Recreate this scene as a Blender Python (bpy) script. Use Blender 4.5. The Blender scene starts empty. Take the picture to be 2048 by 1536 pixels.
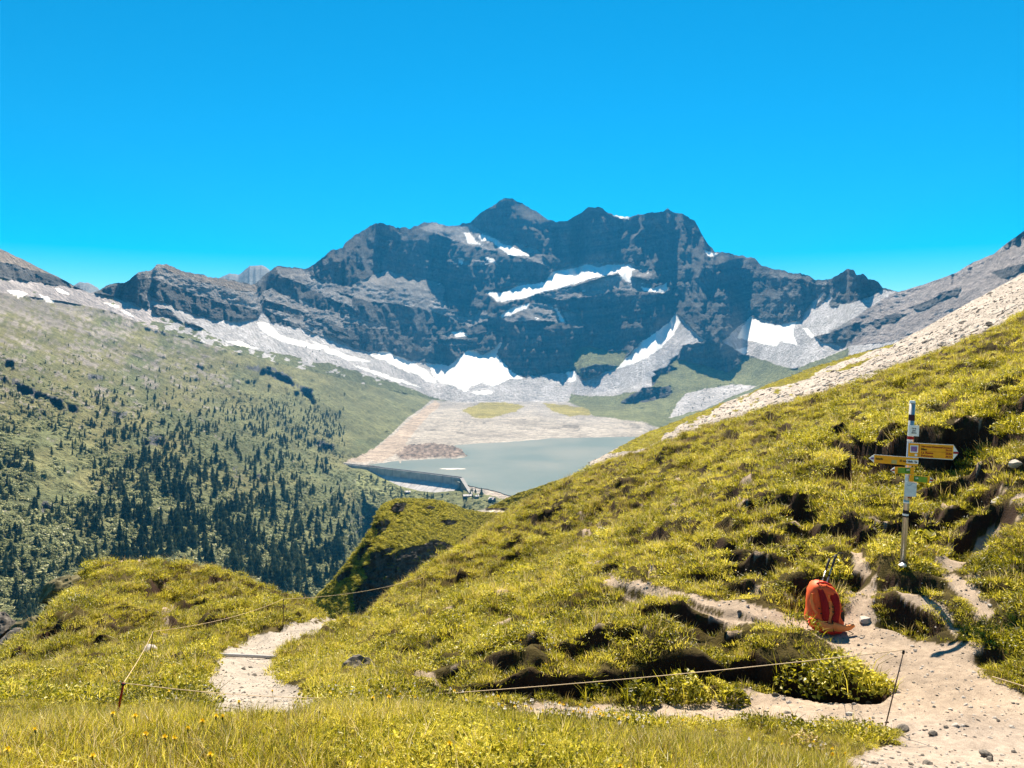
import bpy, math, random
import numpy as np
from mathutils import Vector, Matrix, Euler

random.seed(7)
rng = np.random.default_rng(11)
SC = bpy.context.scene
COL = SC.collection

# ------------------------------------------------------------------ camera
F, CX, HY = 1536.0, 1024.0, 690.0          # focal length, centre column, horizon row (photo pixels)
cam_d = bpy.data.cameras.new('camera')
cam = bpy.data.objects.new('camera', cam_d)
COL.objects.link(cam)
cam.location = (0, 0, 0)
cam.rotation_euler = (math.radians(90), 0, 0)
cam_d.sensor_width = 36.0
cam_d.lens = F / 2048 * 36
cam_d.shift_y = -(768 - HY) / 2048
cam_d.clip_start = 0.05
cam_d.clip_end = 60000
SC.camera = cam

# ------------------------------------------------------------------ sky, sun, exposure
SUN_EL, SUN_AZ = 49.0, 4.0                 # degrees; azimuth to the right of straight ahead
W = bpy.data.worlds.new('World')
SC.world = W
W.use_nodes = True
nt = W.node_tree
bg = nt.nodes['Background']
sky = nt.nodes.new('ShaderNodeTexSky')
sky.sky_type = 'NISHITA'
sky.sun_disc = False
sky.sun_elevation = math.radians(SUN_EL)
sky.sun_rotation = math.radians(SUN_AZ)
sky.altitude = 2200
sky.air_density = 1.0
sky.dust_density = 0.0
sky.ozone_density = 3.0
hs = nt.nodes.new('ShaderNodeHueSaturation')
hs.inputs['Hue'].default_value = 0.480
hs.inputs['Saturation'].default_value = 1.75
hs.inputs['Value'].default_value = 1.0
nt.links.new(sky.outputs[0], hs.inputs['Color'])
nt.links.new(hs.outputs[0], bg.inputs[0])
bg.inputs[1].default_value = 0.053

sun_d = bpy.data.lights.new('sun', 'SUN')
sun_d.energy = 5.0
sun_d.angle = math.radians(0.5)
sun_d.color = (1.0, 0.87, 0.68)
sun = bpy.data.objects.new('sun', sun_d)
COL.objects.link(sun)
el, az = math.radians(SUN_EL), math.radians(SUN_AZ)
sdir = Vector((math.sin(az) * math.cos(el), math.cos(az) * math.cos(el), math.sin(el)))
sun.rotation_euler = (-sdir).to_track_quat('-Z', 'Y').to_euler()

SC.view_settings.view_transform = 'Standard'
SC.view_settings.look = 'None'
SC.view_settings.gamma = 1.0
SC.view_settings.exposure = 1.48
SC.view_settings.use_curve_mapping = False
cy = SC.cycles
cy.use_denoising = True
cy.max_bounces = 6
cy.diffuse_bounces = 3
cy.glossy_bounces = 2
cy.transmission_bounces = 3
cy.volume_bounces = 0
cy.caustics_reflective = False
cy.caustics_refractive = False

# ------------------------------------------------------------------ numpy helpers
def ss(a, b, x):
    t = np.clip((x - a) / (b - a), 0, 1)
    return t * t * (3 - 2 * t)

def _h(ix, iy, seed):
    n = (ix.astype(np.int64) * 374761393 + iy.astype(np.int64) * 668265263 + seed * 982451653) & 0xffffffff
    n = ((n ^ (n >> 13)) * 1274126177) & 0xffffffff
    return ((n ^ (n >> 16)) & 0xffff) / 65535.0

def vn(x, y, seed=0):
    x = np.asarray(x, float); y = np.asarray(y, float)
    ix = np.floor(x); iy = np.floor(y)
    fx = x - ix; fy = y - iy
    fx = fx * fx * fx * (fx * (fx * 6 - 15) + 10); fy = fy * fy * fy * (fy * (fy * 6 - 15) + 10)
    a = _h(ix, iy, seed); b = _h(ix + 1, iy, seed); c = _h(ix, iy + 1, seed); d = _h(ix + 1, iy + 1, seed)
    return (a + (b - a) * fx + (c - a) * fy + (a - b - c + d) * fx * fy) * 2 - 1

def fbm(x, y, octv=4, seed=0, gain=.5):
    s = 0; a = 1; n = 0
    for i in range(octv):
        s = s + a * vn(x * 2 ** i + 17.3 * i, y * 2 ** i - 9.1 * i, seed + i); n += a; a *= gain
    return s / n

def ridge(x, y, octv=4, seed=0):
    s = 0; a = 1; n = 0
    for i in range(octv):
        s = s + a * (1 - 2 * np.abs(vn(x * 2 ** i + 5.7 * i, y * 2 ** i + 3.3 * i, seed + i))); n += a; a *= .5
    return s / n

def inpoly(px, py, poly):
    poly = np.asarray(poly, float)
    res = np.zeros(px.shape, bool)
    x0, y0 = poly.min(0); x1, y1 = poly.max(0)
    m = (px >= x0) & (px <= x1) & (py >= y0) & (py <= y1)
    if not m.any():
        return res
    X = px[m]; Y = py[m]
    r = np.zeros(X.shape, bool)
    j = len(poly) - 1
    for i in range(len(poly)):
        xi, yi = poly[i]; xj, yj = poly[j]
        if yi != yj:
            c = ((yi > Y) != (yj > Y)) & (X < (xj - xi) * (Y - yi) / (yj - yi) + xi)
            r ^= c
        j = i
    res[m] = r
    return res

def lerp_line(pts, x):
    p = np.asarray(pts, float)
    return np.interp(x, p[:, 0], p[:, 1])

def blur(a, s, axis):
    r = int(max(1, round(s * 2.5)))
    k = np.exp(-.5 * (np.arange(-r, r + 1) / s) ** 2); k /= k.sum()
    p = [(0, 0), (0, 0)]; p[axis] = (r, r)
    ap = np.pad(a, p, mode='edge')
    out = np.zeros_like(a)
    n = a.shape[axis]
    for i in range(2 * r + 1):
        out += k[i] * (ap[i:i + n] if axis == 0 else ap[:, i:i + n])
    return out

def P3(px, py, D):
    return np.array([(px - CX) / F * D, D, (HY - py) / F * D])

# ------------------------------------------------------------------ object helpers
def setp(o, label=None, cat=None, group=None, kind=None):
    if label: o['label'] = label
    if cat: o['category'] = cat
    if group: o['group'] = group
    if kind: o['kind'] = kind
    return o

def link(o, parent=None):
    COL.objects.link(o)
    if parent: o.parent = parent
    return o

def mesh_np(name, V, Q, mats, smooth=True, col=None, tri=False):
    me = bpy.data.meshes.new(name)
    V = np.asarray(V, np.float32); Q = np.asarray(Q, np.int32)
    k = Q.shape[1]
    me.vertices.add(len(V)); me.vertices.foreach_set('co', V.ravel())
    me.loops.add(Q.size); me.loops.foreach_set('vertex_index', Q.ravel())
    me.polygons.add(len(Q))
    me.polygons.foreach_set('loop_start', np.arange(0, Q.size, k, dtype=np.int32))
    me.polygons.foreach_set('loop_total', np.full(len(Q), k, np.int32))
    me.polygons.foreach_set('use_smooth', np.full(len(Q), smooth))
    if col is not None:
        a = me.attributes.new('col', 'FLOAT_COLOR', 'POINT')
        c = np.ones((len(V), 4), np.float32); c[:, :3] = col
        a.data.foreach_set('color', c.ravel())
    for m in (mats if isinstance(mats, (list, tuple)) else [mats]):
        me.materials.append(m)
    me.update(calc_edges=True)
    return me

def obj(name, me, parent=None):
    return link(bpy.data.objects.new(name, me), parent)

def empty(name, loc=(0, 0, 0), rot=(0, 0, 0)):
    o = bpy.data.objects.new(name, None); COL.objects.link(o)
    o.location = loc; o.rotation_euler = rot
    o.empty_display_size = .1
    return o

def sub_grid(name, V, colr, keep, mats, smooth=True):
    """V (C,R,3) grid, keep (C-1,R-1) face mask -> object with only those faces"""
    C, R = V.shape[:2]
    idx = np.arange(C * R).reshape(C, R)
    q = np.stack([idx[:-1, :-1], idx[1:, :-1], idx[1:, 1:], idx[:-1, 1:]], -1)[keep]
    if len(q) == 0:
        return None
    u, inv = np.unique(q.ravel(), return_inverse=True)
    me = mesh_np(name, V.reshape(-1, 3)[u], inv.reshape(-1, 4), mats, smooth, colr.reshape(-1, 3)[u])
    return obj(name, me)

class MB:
    def __init__(s): s.v = []; s.f = []
    def add(s, v, f):
        o = len(s.v); s.v += [tuple(p) for p in v]; s.f += [tuple(i + o for i in q) for q in f]
    def prism(s, poly, y0, y1):
        n = len(poly)
        v = [(x, y0, z) for x, z in poly] + [(x, y1, z) for x, z in poly]
        f = [tuple(range(n)), tuple(range(2 * n - 1, n - 1, -1))] + [(i, i + n, (i + 1) % n + n, (i + 1) % n) for i in range(n)]
        s.add(v, f)
    def box(s, c, d, M=None):
        v = [Vector((sx * d[0] / 2, sy * d[1] / 2, sz * d[2] / 2)) for sx in (-1, 1) for sy in (-1, 1) for sz in (-1, 1)]
        if M is not None: v = [M @ p for p in v]
        v = [p + Vector(c) for p in v]
        s.add(v, [(0, 1, 3, 2), (4, 6, 7, 5), (0, 4, 5, 1), (2, 3, 7, 6), (0, 2, 6, 4), (1, 5, 7, 3)])
    def tube(s, pts, rad, n=8, flat=1.0, up=None):
        pts = [Vector(p) for p in pts]
        rs = rad if isinstance(rad, (list, tuple)) else [rad] * len(pts)
        v = []; f = []
        for i, p in enumerate(pts):
            t = (pts[min(i + 1, len(pts) - 1)] - pts[max(i - 1, 0)]).normalized()
            r = Vector(up) if up else Vector((0, 0, 1))
            if abs(t.dot(r)) > .95: r = Vector((0, 1, 0))
            a = t.cross(r).normalized(); b = a.cross(t).normalized()
            for k in range(n):
                w = 2 * math.pi * k / n
                v.append(p + a * math.cos(w) * rs[i] + b * math.sin(w) * rs[i] * flat)
        for i in range(len(pts) - 1):
            for k in range(n):
                f.append((i * n + k, i * n + (k + 1) % n, (i + 1) * n + (k + 1) % n, (i + 1) * n + k))
        f.append(tuple(range(n - 1, -1, -1))); f.append(tuple(range((len(pts) - 1) * n, len(pts) * n)))
        s.add(v, f)
    def mesh(s, name, mat, smooth=False):
        me = bpy.data.meshes.new(name)
        me.from_pydata(s.v, [], s.f)
        me.materials.append(mat)
        if smooth:
            me.polygons.foreach_set('use_smooth', [True] * len(me.polygons))
        me.update()
        return me
    def build(s, name, mat, parent=None, smooth=False):
        return obj(name, s.mesh(name, mat, smooth), parent)

# ------------------------------------------------------------------ materials
def mat(name):
    m = bpy.data.materials.new(name); m.use_nodes = True
    return m, m.node_tree, m.node_tree.nodes, m.node_tree.links, m.node_tree.nodes['Principled BSDF']

def plain(name, c, rough=.7, metal=0, var=.15, scale=20):
    m, t, N, L, b = mat(name)
    tc = N.new('ShaderNodeTexCoord'); no = N.new('ShaderNodeTexNoise'); no.inputs['Scale'].default_value = scale
    no.inputs['Detail'].default_value = 4
    L.new(tc.outputs['Object'], no.inputs['Vector'])
    mr = N.new('ShaderNodeMapRange'); mr.inputs[3].default_value = 1 - var; mr.inputs[4].default_value = 1 + var
    mr.inputs[1].default_value = .3; mr.inputs[2].default_value = .7
    L.new(no.outputs[0], mr.inputs[0])
    mx = N.new('ShaderNodeVectorMath'); mx.operation = 'SCALE'; mx.inputs[0].default_value = c[:3]
    L.new(mr.outputs[0], mx.inputs['Scale'])
    L.new(mx.outputs[0], b.inputs['Base Color'])
    b.inputs['Roughness'].default_value = rough; b.inputs['Metallic'].default_value = metal
    b.inputs['Specular IOR Level'].default_value = .25
    return m

def terrain_mat(name, scales, var=.3, bump=0.0, bdist=1.0, rough=.95):
    """colour from the 'col' attribute, broken up by noise at several scales, with real bump relief"""
    m, t, N, L, b = mat(name)
    at = N.new('ShaderNodeAttribute'); at.attribute_name = 'col'
    ge = N.new('ShaderNodeNewGeometry')
    prev = at.outputs['Color']; hsum = None
    for i, s in enumerate(scales):
        no = N.new('ShaderNodeTexNoise'); no.inputs['Scale'].default_value = s
        no.inputs['Detail'].default_value = 5; no.inputs['Roughness'].default_value = .65
        L.new(ge.outputs['Position'], no.inputs['Vector'])
        mr = N.new('ShaderNodeMapRange'); mr.inputs[1].default_value = .3; mr.inputs[2].default_value = .7
        mr.inputs[3].default_value = 1 - var; mr.inputs[4].default_value = 1 + var
        L.new(no.outputs[0], mr.inputs[0])
        mx = N.new('ShaderNodeVectorMath'); mx.operation = 'SCALE'
        L.new(prev, mx.inputs[0]); L.new(mr.outputs[0], mx.inputs['Scale'])
        prev = mx.outputs[0]
        hsum = no.outputs[0]
    L.new(prev, b.inputs['Base Color'])
    if bump:
        bp = N.new('ShaderNodeBump'); bp.inputs['Strength'].default_value = bump; bp.inputs['Distance'].default_value = bdist
        L.new(hsum, bp.inputs['Height']); L.new(bp.outputs[0], b.inputs['Normal'])
    b.inputs['Roughness'].default_value = rough
    b.inputs['Specular IOR Level'].default_value = .1
    return m

def leaf_mat(name, c1, c2, c3, trans=.45, wscale=.9, spec=.35, leafvar=.9):
    """foliage: colour varies per plant and in patches over the ground; light shines through the blades"""
    m, t, N, L, b = mat(name)
    oi = N.new('ShaderNodeObjectInfo'); ge = N.new('ShaderNodeNewGeometry')
    no = N.new('ShaderNodeTexNoise'); no.inputs['Scale'].default_value = wscale; no.inputs['Detail'].default_value = 3
    L.new(ge.outputs['Position'], no.inputs['Vector'])
    ad = N.new('ShaderNodeMath'); ad.operation = 'MULTIPLY_ADD'; ad.inputs[1].default_value = .55
    L.new(oi.outputs['Random'], ad.inputs[0])
    mr = N.new('ShaderNodeMapRange'); mr.inputs[1].default_value = .32; mr.inputs[2].default_value = .68
    mr.inputs[3].default_value = 0; mr.inputs[4].default_value = .45
    L.new(no.outputs[0], mr.inputs[0]); L.new(mr.outputs[0], ad.inputs[2])
    cr = N.new('ShaderNodeValToRGB')
    e = cr.color_ramp.elements
    e[0].color = (*c1, 1); e[1].color = (*c3, 1); e[0].position = .1; e[1].position = .95
    k = e.new(.5); k.color = (*c2, 1)
    isl_ = N.new('ShaderNodeMath'); isl_.operation = 'MULTIPLY_ADD'; isl_.inputs[1].default_value = leafvar; isl_.inputs[2].default_value = -.5 * leafvar
    L.new(ge.outputs['Random Per Island'], isl_.inputs[0])
    sm_a = N.new('ShaderNodeMath'); sm_a.operation = 'ADD'; L.new(ad.outputs[0], sm_a.inputs[0]); L.new(isl_.outputs[0], sm_a.inputs[1])
    L.new(sm_a.outputs[0], cr.inputs[0])
    df = b; b.inputs['Roughness'].default_value = .42; b.inputs['Specular IOR Level'].default_value = spec; tr = N.new('ShaderNodeBsdfTranslucent'); mx = N.new('ShaderNodeMixShader')
    mx.inputs[0].default_value = trans
    L.new(cr.outputs[0], df.inputs[0]); L.new(cr.outputs[0], tr.inputs[0])
    L.new(df.outputs[0], mx.inputs[1]); L.new(tr.outputs[0], mx.inputs[2])
    L.new(mx.outputs[0], N['Material Output'].inputs[0])
    return m

M_far = terrain_mat('far_rock_and_turf', [.004, .02, .08], .26, 1.0, 15)
M_snow = terrain_mat('old_snow', [.006, .03], .06, .6, 7, .7)
M_ground = terrain_mat('turf_soil', [.8, 6, 40], .28, .6, .03)
M_path = terrain_mat('gravel_path', [1.2, 14, 90], .22, .8, .02)
M_spur = terrain_mat('spur_turf', [.06, .5, 2.5], .3, .8, .5)
M_screes = terrain_mat('scree_slope', [.15, 1.2, 5], .25, .9, .3)
M_grass = leaf_mat('meadow_grass', (.13, .128, .006), (.42, .38, .014), (.78, .66, .10), .52)
M_leafy = leaf_mat('low_leafy_plants', (.08, .085, .006), (.39, .36, .012), (.78, .68, .10), .48)
M_straw = leaf_mat('dry_grass', (.22, .15, .035), (.45, .33, .10), (.72, .60, .32), .45)
M_conif = leaf_mat('spruce_needles', (.07, .095, .06), (.16, .185, .105), (.31, .32, .19), .6, .01, .1, .7)
M_alder = leaf_mat('alder_leaves', (.15, .17, .08), (.31, .33, .165), (.48, .48, .27), .5, .02, .15)
M_bark = plain('bark', (.09, .07, .055), .9)
M_rock = plain('grey_rock', (.13, .115, .10), .9, 0, .5, 3)
M_rockd = plain('mossy_rock', (.12, .105, .05), .9, 0, .6, 2.5)
M_stone = plain('pale_stone', (.40, .36, .32), .9, 0, .2, 12)
M_conc = plain('dam_concrete', (.24, .23, .23), .9, 0, .18, .05)

# ------------------------------------------------------------------ FAR TERRAIN (lake basin, massif, valley slope)
def Z1(pts): return [(x / 2.926, 380 + y / 2.926) for x, y in pts]
def Z2(pts): return [(600 + x / 2.926, 380 + y / 2.926) for x, y in pts]
def Z3(pts): return [(1200 + x / 2.415, 380 + y / 2.415) for x, y in pts]

SKY = [(-420, 300), (-300, 360), (0, 497), (68, 530), (130, 561), (147, 571), (178, 586), (195, 583), (212, 571), (236, 565), (253, 565), (277, 544),
       (304, 539), (314, 529), (335, 528), (362, 542), (403, 549), (437, 557), (470, 562), (500, 569), (513, 566), (533, 546), (554, 532), (588, 535),
       (612, 537), (625, 530), (634, 523), (642, 517), (663, 500), (685, 496), (689, 486), (706, 472), (730, 459), (750, 447), (767, 447),
       (791, 453), (819, 457), (846, 445), (867, 445), (894, 452), (920, 449), (942, 444), (959, 428), (986, 411), (1007, 397), (1020, 396),
       (1041, 407), (1072, 423), (1096, 438), (1113, 445), (1133, 442), (1154, 430), (1178, 414), (1195, 414), (1215, 423), (1229, 431),
       (1260, 433), (1297, 426), (1312, 425), (1327, 424), (1335, 417), (1345, 425), (1366, 428), (1390, 442), (1403, 467), (1415, 488), (1432, 504),
       (1448, 504), (1482, 512), (1511, 517), (1523, 531), (1564, 541), (1581, 546), (1614, 550), (1631, 560), (1660, 558), (1676, 548),
       (1697, 537), (1707, 539), (1713, 550), (1726, 548), (1738, 558), (1755, 562), (1765, 575), (1796, 584), (1821, 577), (1862, 564),
       (1912, 546), (1945, 525), (1987, 508), (2012, 488), (2048, 461), (2200, 375), (2420, 250)]
NC, NR, RB = 1180, 420, 165
cpx = np.linspace(-220, 2270, NC)
ysk = lerp_line(SKY, cpx)
rockiness = ss(190, 240, cpx) * (1 - .75 * ss(1760, 1800, cpx))
ysk = ysk + rockiness * (1.9 * fbm(cpx / 9, cpx * 0, 3, 5) + 1.2 * fbm(cpx / 4, cpx * 0 + 3, 2, 9)) + 1.0 * fbm(cpx / 14, cpx * 0, 3, 15)
ybt = lerp_line([(-400, 1260), (690, 1250), (730, 1230), (800, 1060), (1000, 1030), (1250, 1000), (1300, 905), (1450, 845), (1620, 775), (1780, 730), (2048, 590), (2420, 400)], cpx)
L1 = lerp_line([(-400, 520), (0, 585), (130, 603), (220, 622), (300, 655), (420, 690), (600, 738), (740, 772), (870, 801), (930, 806), (1100, 804),
                (1150, 806), (1220, 811), (1290, 816), (1296.99, 817), (1297.0, 905), (1450, 845), (1620, 775), (1780, 730), (2048, 590), (2420, 400)], cpx)[:, None]
vv = np.linspace(0, 1, NR)
Lr = np.where(cpx < 1150, L1[:, 0], lerp_line([(1150, 806), (1300, 772), (1450, 730), (1620, 690), (1780, 665), (2048, 540), (2420, 340)], cpx))
PX = np.repeat(cpx[:, None], NR, 1)
ua = np.clip(np.arange(NR) / RB, 0, 1)[None, :]; ub = np.clip((np.arange(NR) - RB) / (NR - 1 - RB), 0, 1)[None, :]
PY = ybt[:, None] + (Lr - ybt)[:, None] * ua + (ysk - Lr)[:, None] * ub
T = (HY - PY) / F
AX = (PX - CX) / F
# warped coordinates give traced outlines a natural edge
WX = PX + 5 * fbm(PX / 30, PY / 22, 4, 21) + 2 * fbm(PX / 6, PY / 6, 2, 25)
WY = PY + 3.5 * fbm(PX / 30, PY / 18, 4, 31) + 1.5 * fbm(PX / 6, PY / 5, 2, 35)

KS = .5
d_near = (-285 + 92 * KS) / np.minimum(T + .134 + KS * AX, -.02)
d_far = -487.0 / np.minimum(T + KS * AX, -.02)
D_f1 = np.where(d_near < 1860, d_near, np.maximum(d_far, 1860))
D_f1 = np.clip(D_f1, 250, 5200)
zb = np.interp(PY, [795, 876, 1000], [-286, -293, -293])
D_bas = zb / np.minimum(T, -.03)
xsh = np.interp(PY, [795, 815, 835, 865, 895, 915, 925, 1100], [872, 850, 820, 790, 755, 720, 692, 640])
wsh = ss(-16, 16, PX - xsh)
ydam0 = np.interp(PX, [600, 676, 800, 923, 932], [920, 926.5, 938, 955.5, 1040])
wsh = wsh * (1 - ss(-1, 2, PY - ydam0) * (PX < 990))
# the dam: crest end points and the ground in front of it
DAM_L, DAM_R = P3(676, 926.5, 1858), P3(923, 955.5, 1648)
def dam_D(px): return 1 / np.interp(px, [676, 923], [1 / 1858., 1 / 1648.])
ydam = np.interp(PX, [600, 676, 800, 923, 932], [920, 926.5, 938, 955.5, 1040])
gdam = np.interp(PX, [600, 690, 715, 735, 760, 800, 840, 870, 905, 925, 950, 975, 1010], [918, 930, 938, 945, 958, 974, 983, 986, 984, 984, 989, 993, 1004])
dD = dam_D(PX)
q = PY - gdam
D_foot = dD * np.where(q > 0, .965 - .0024 * np.minimum(q, 60), .965 + .10 * np.minimum(-q / 14, 1))
wf = ss(690, 735, PX) * ss(-2, 3, PY - ydam) * (1 - ss(985, 1030, PX))
D_b = np.exp(np.log(D_f1) * (1 - wsh) + np.log(D_bas) * wsh)
D_b = D_b * (1 - wf) + D_foot * wf
D_right = np.interp(PX, [1290, 1500, 1700, 2048, 2420], [2500, 3050, 2700, 1900, 1500])
D_b = np.where(PX > 1297, D_right, D_b)

# slope (rise over run along the line of sight) and ground cover, zone by zone
S = np.interp(PX, [1150, 1200, 1290, 1440, 1580], [1.65, 1.5, 1.18, 1.18, 1.6])
ROCK, SCREE, GRASS, SNOW, MUD, FOREST, BROWN, RGREY = range(8)
MT = np.full(PX.shape, ROCK)
SN = np.full(PX.shape, -1)
below = PY >= L1
MT[below] = np.where(wsh > .5, MUD, FOREST)[below]
zones = [
  # left ridge
  (Z1([(-900, -300), (0, 300), (440, 560), (430, 575), (380, 520), (250, 480), (100, 440), (0, 415), (-900, 100)]), .75, BROWN),
  (Z1([(-900, 100), (0, 420), (100, 450), (250, 490), (380, 520), (430, 570), (250, 565), (200, 620), (100, 560), (0, 530), (-900, 250)]), 1.7, ROCK),
  (Z1([(-900, 240), (0, 525), (100, 565), (200, 625), (260, 565), (430, 570), (560, 600), (600, 650), (800, 750), (-900, 750)]), .55, SCREE),
  # left peak
  (Z1([(790, 490), (920, 430), (985, 430), (1180, 495), (1280, 515), (1500, 560), (1530, 610), (1520, 700), (1300, 660), (1100, 600), (950, 530)]), 1.15, RGREY),
  (Z1([(920, 430), (985, 430), (1180, 495), (1290, 518), (1500, 562), (1530, 600), (1420, 590), (1150, 535), (1000, 480)]), .8, BROWN),
  (Z1([(660, 690), (750, 650), (830, 690), (880, 690), (850, 600), (920, 640), (1040, 690), (1180, 740), (1360, 772), (1510, 750), (1530, 715), (1590, 780), (1750, 810), (1860, 850), (2048, 920), (2200, 960),
       (2200, 1100), (1900, 1000), (1640, 960), (1520, 940), (1330, 890), (1100, 800), (950, 775), (800, 755), (690, 720)]), .55, SCREE),
  (Z1([(890, 680), (980, 690), (1060, 760), (1100, 795), (960, 765), (910, 730)]), 2.2, ROCK),
  (Z1([(1090, 765), (1160, 790), (1245, 838), (1180, 830), (1100, 795)]), 1.8, ROCK),
  (Z1([(1540, 600), (1590, 578), (1700, 640), (1900, 720), (2060, 790), (2060, 820), (1880, 760), (1700, 690), (1560, 650)]), .85, RGREY),
  (Z1([(1540, 690), (1650, 715), (1780, 770), (1900, 830), (2060, 905), (2060, 925), (1880, 860), (1700, 770), (1570, 720)]), .8, RGREY),
  (Z1([(1600, 450), (1780, 462), (1900, 560), (2060, 640), (2060, 690), (1900, 620), (1740, 540), (1620, 490)]), 1.0, RGREY),
  # rubble ledges of the left wing
  (Z2([(0, 470), (100, 525), (300, 565), (420, 500), (500, 475), (560, 490), (700, 510), (850, 560), (840, 640), (880, 720), (1000, 740), (1050, 700), (1090, 710), (1110, 765), (1000, 800), (880, 750), (700, 690), (400, 650), (150, 575), (0, 510)]), .72, RGREY),
  (Z2([(0, 640), (130, 700), (300, 740), (460, 790), (545, 825), (420, 810), (200, 745), (0, 670)]), .8, RGREY),
  (Z2([(0, 725), (140, 790), (300, 860), (200, 830), (0, 760)]), .8, RGREY),
  # upper shelf
  (Z2([(700, 215), (780, 190), (880, 205), (1000, 192), (1050, 240), (1160, 290), (1250, 310), (1380, 350), (1480, 450), (1500, 470), (1430, 435), (1300, 395), (1180, 375), (1000, 325), (870, 285), (760, 245)]), .72, RGREY),
  (Z2([(890, 400), (1000, 400), (1150, 420), (1180, 445), (1000, 440), (900, 430)]), .9, RGREY),
  # glacier shelf and ledges under it
  (Z2([(1080, 600), (1290, 545), (1430, 535), (1480, 470), (1680, 425), (1930, 425), (2060, 470), (2060, 520), (1900, 490), (1780, 505), (1620, 550), (1500, 590), (1400, 610), (1300, 650), (1160, 660)]), .5, RGREY),
  (Z2([(1400, 615), (1620, 560), (1790, 510), (1900, 500), (2060, 540), (2060, 600), (1850, 580), (1700, 620), (1500, 640)]), 1.1, RGREY),
  (Z2([(1170, 750), (1230, 690), (1350, 665), (1440, 670), (1500, 690), (1550, 780), (1420, 770), (1230, 772)]), .8, RGREY),
  (Z2([(1530, 700), (1640, 730), (1670, 800), (1600, 805), (1550, 765)]), .85, RGREY),
  (Z2([(840, 840), (900, 820), (1000, 855), (1130, 830), (1010, 870), (870, 865)]), .8, RGREY),
  (Z2([(800, 880), (900, 875), (1010, 895), (1000, 905), (860, 902)]), .8, RGREY),
  # foot of the massif
  (Z2([(0, 820), (130, 870), (350, 935), (460, 940), (640, 995), (740, 1010), (870, 1030), (930, 980), (980, 935), (1070, 960), (1110, 945), (1150, 985), (1240, 1060), (1310, 1100), (1420, 1080), (1550, 1070),
       (1610, 1065), (1650, 1110), (1850, 1050), (2060, 1000), (2060, 1200), (1900, 1250), (960, 1275), (700, 1180), (300, 1040), (0, 990)]), .42, SCREE),
  (Z2([(1620, 920), (1700, 915), (1800, 940), (1920, 940), (1880, 1040), (1680, 1110), (1610, 1060), (1600, 1000)]), .7, GRASS),
  (Z2([(1640, 1040), (1740, 1020), (1860, 1030), (1700, 1100), (1650, 1110)]), 2.2, ROCK),
  # right hand talus, bowl and grey ridge
  (Z3([(365, 592), (470, 700), (510, 730), (380, 790), (320, 860), (230, 930), (-120, 1000), (-120, 930), (90, 860), (200, 740), (330, 660)]), .55, SCREE),
  (Z3([(600, 730), (640, 690), (700, 640), (760, 618), (850, 650), (950, 630), (1080, 480), (1110, 500), (1130, 560), (1200, 545), (1250, 530), (1310, 520), (1360, 478), (1440, 490),
       (1500, 465), (1720, 390), (1900, 300), (2060, 180), (3000, -600), (3000, 500), (1500, 720), (1000, 860), (900, 865), (800, 825), (680, 795)]), .58, SCREE),
  (Z3([(1440, 480), (1720, 390), (1900, 300), (2060, 180), (3000, -600), (3000, 500), (1500, 720), (1180, 760), (1050, 720), (1250, 600)]), .6, RGREY),
  (Z3([(1040, 705), (1100, 690), (1250, 640), (1260, 685), (1180, 730), (1080, 742)]), 2.0, ROCK),
  (Z3([(1290, 640), (1420, 590), (1480, 600), (1420, 635), (1330, 662)]), 1.9, ROCK),
  (Z3([(1500, 565), (1740, 468), (1730, 505), (1560, 582)]), 1.6, ROCK),
  (Z3([(1890, 400), (1960, 370), (2060, 360), (2060, 395), (1930, 432)]), 1.8, ROCK),
  (Z3([(1950, 270), (2060, 190), (2300, 20), (2300, 70), (2060, 232), (1970, 280)]), 1.8, ROCK),
  (Z3([(1100, 545), (1230, 420), (1280, 400), (1365, 470), (1310, 520), (1200, 545), (1120, 560)]), 2.6, ROCK),
  (Z3([(1040, 560), (1085, 480), (1105, 490), (1060, 560)]), 1.8, ROCK),
  (Z3([(240, 960), (320, 865), (380, 815), (520, 850), (620, 880), (690, 800), (800, 825), (940, 870), (1200, 760), (1200, 1300), (-150, 1300), (-150, 990), (0, 1000)]), .36, GRASS),
  (Z3([(370, 790), (395, 752), (470, 738), (560, 762), (575, 800), (620, 800), (680, 832), (610, 882), (520, 850), (500, 822), (390, 818)]), 2.6, ROCK),
  (Z3([(258, 885), (340, 848), (372, 868), (280, 897)]), 2.2, ROCK),
  (Z3([(95, 1025), (200, 958), (340, 945), (352, 978), (260, 1017), (140, 1032)]), 1.6, ROCK),
  (Z3([(420, 980), (640, 935), (760, 950), (500, 1060), (330, 1100), (380, 1030)]), .3, SCREE),
]
for poly, s, m in zones:
    k = inpoly(WX, WY, poly) & (~below | ((PX > 1130) & (m == GRASS) & (WY < np.interp(PX, [1130, 1190, 1300], [798, 832, 848]))))
    S[k] = s; MT[k] = m
k = ~below & (MT == ROCK) & (PX < 905) & (WY > L1 - 30)
S[k] = .42; MT[k] = np.where(fbm(PX / 14, PY / 8, 3, 66)[k] + (PX[k] - 300) / 700 > .1, GRASS, SCREE)
k = (MT == GRASS) & ~below & (PX > 1100) & (PX < 1620)
S[k] = np.interp(PY[k], [740, 800, 830], [.36, .16, .085])
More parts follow.
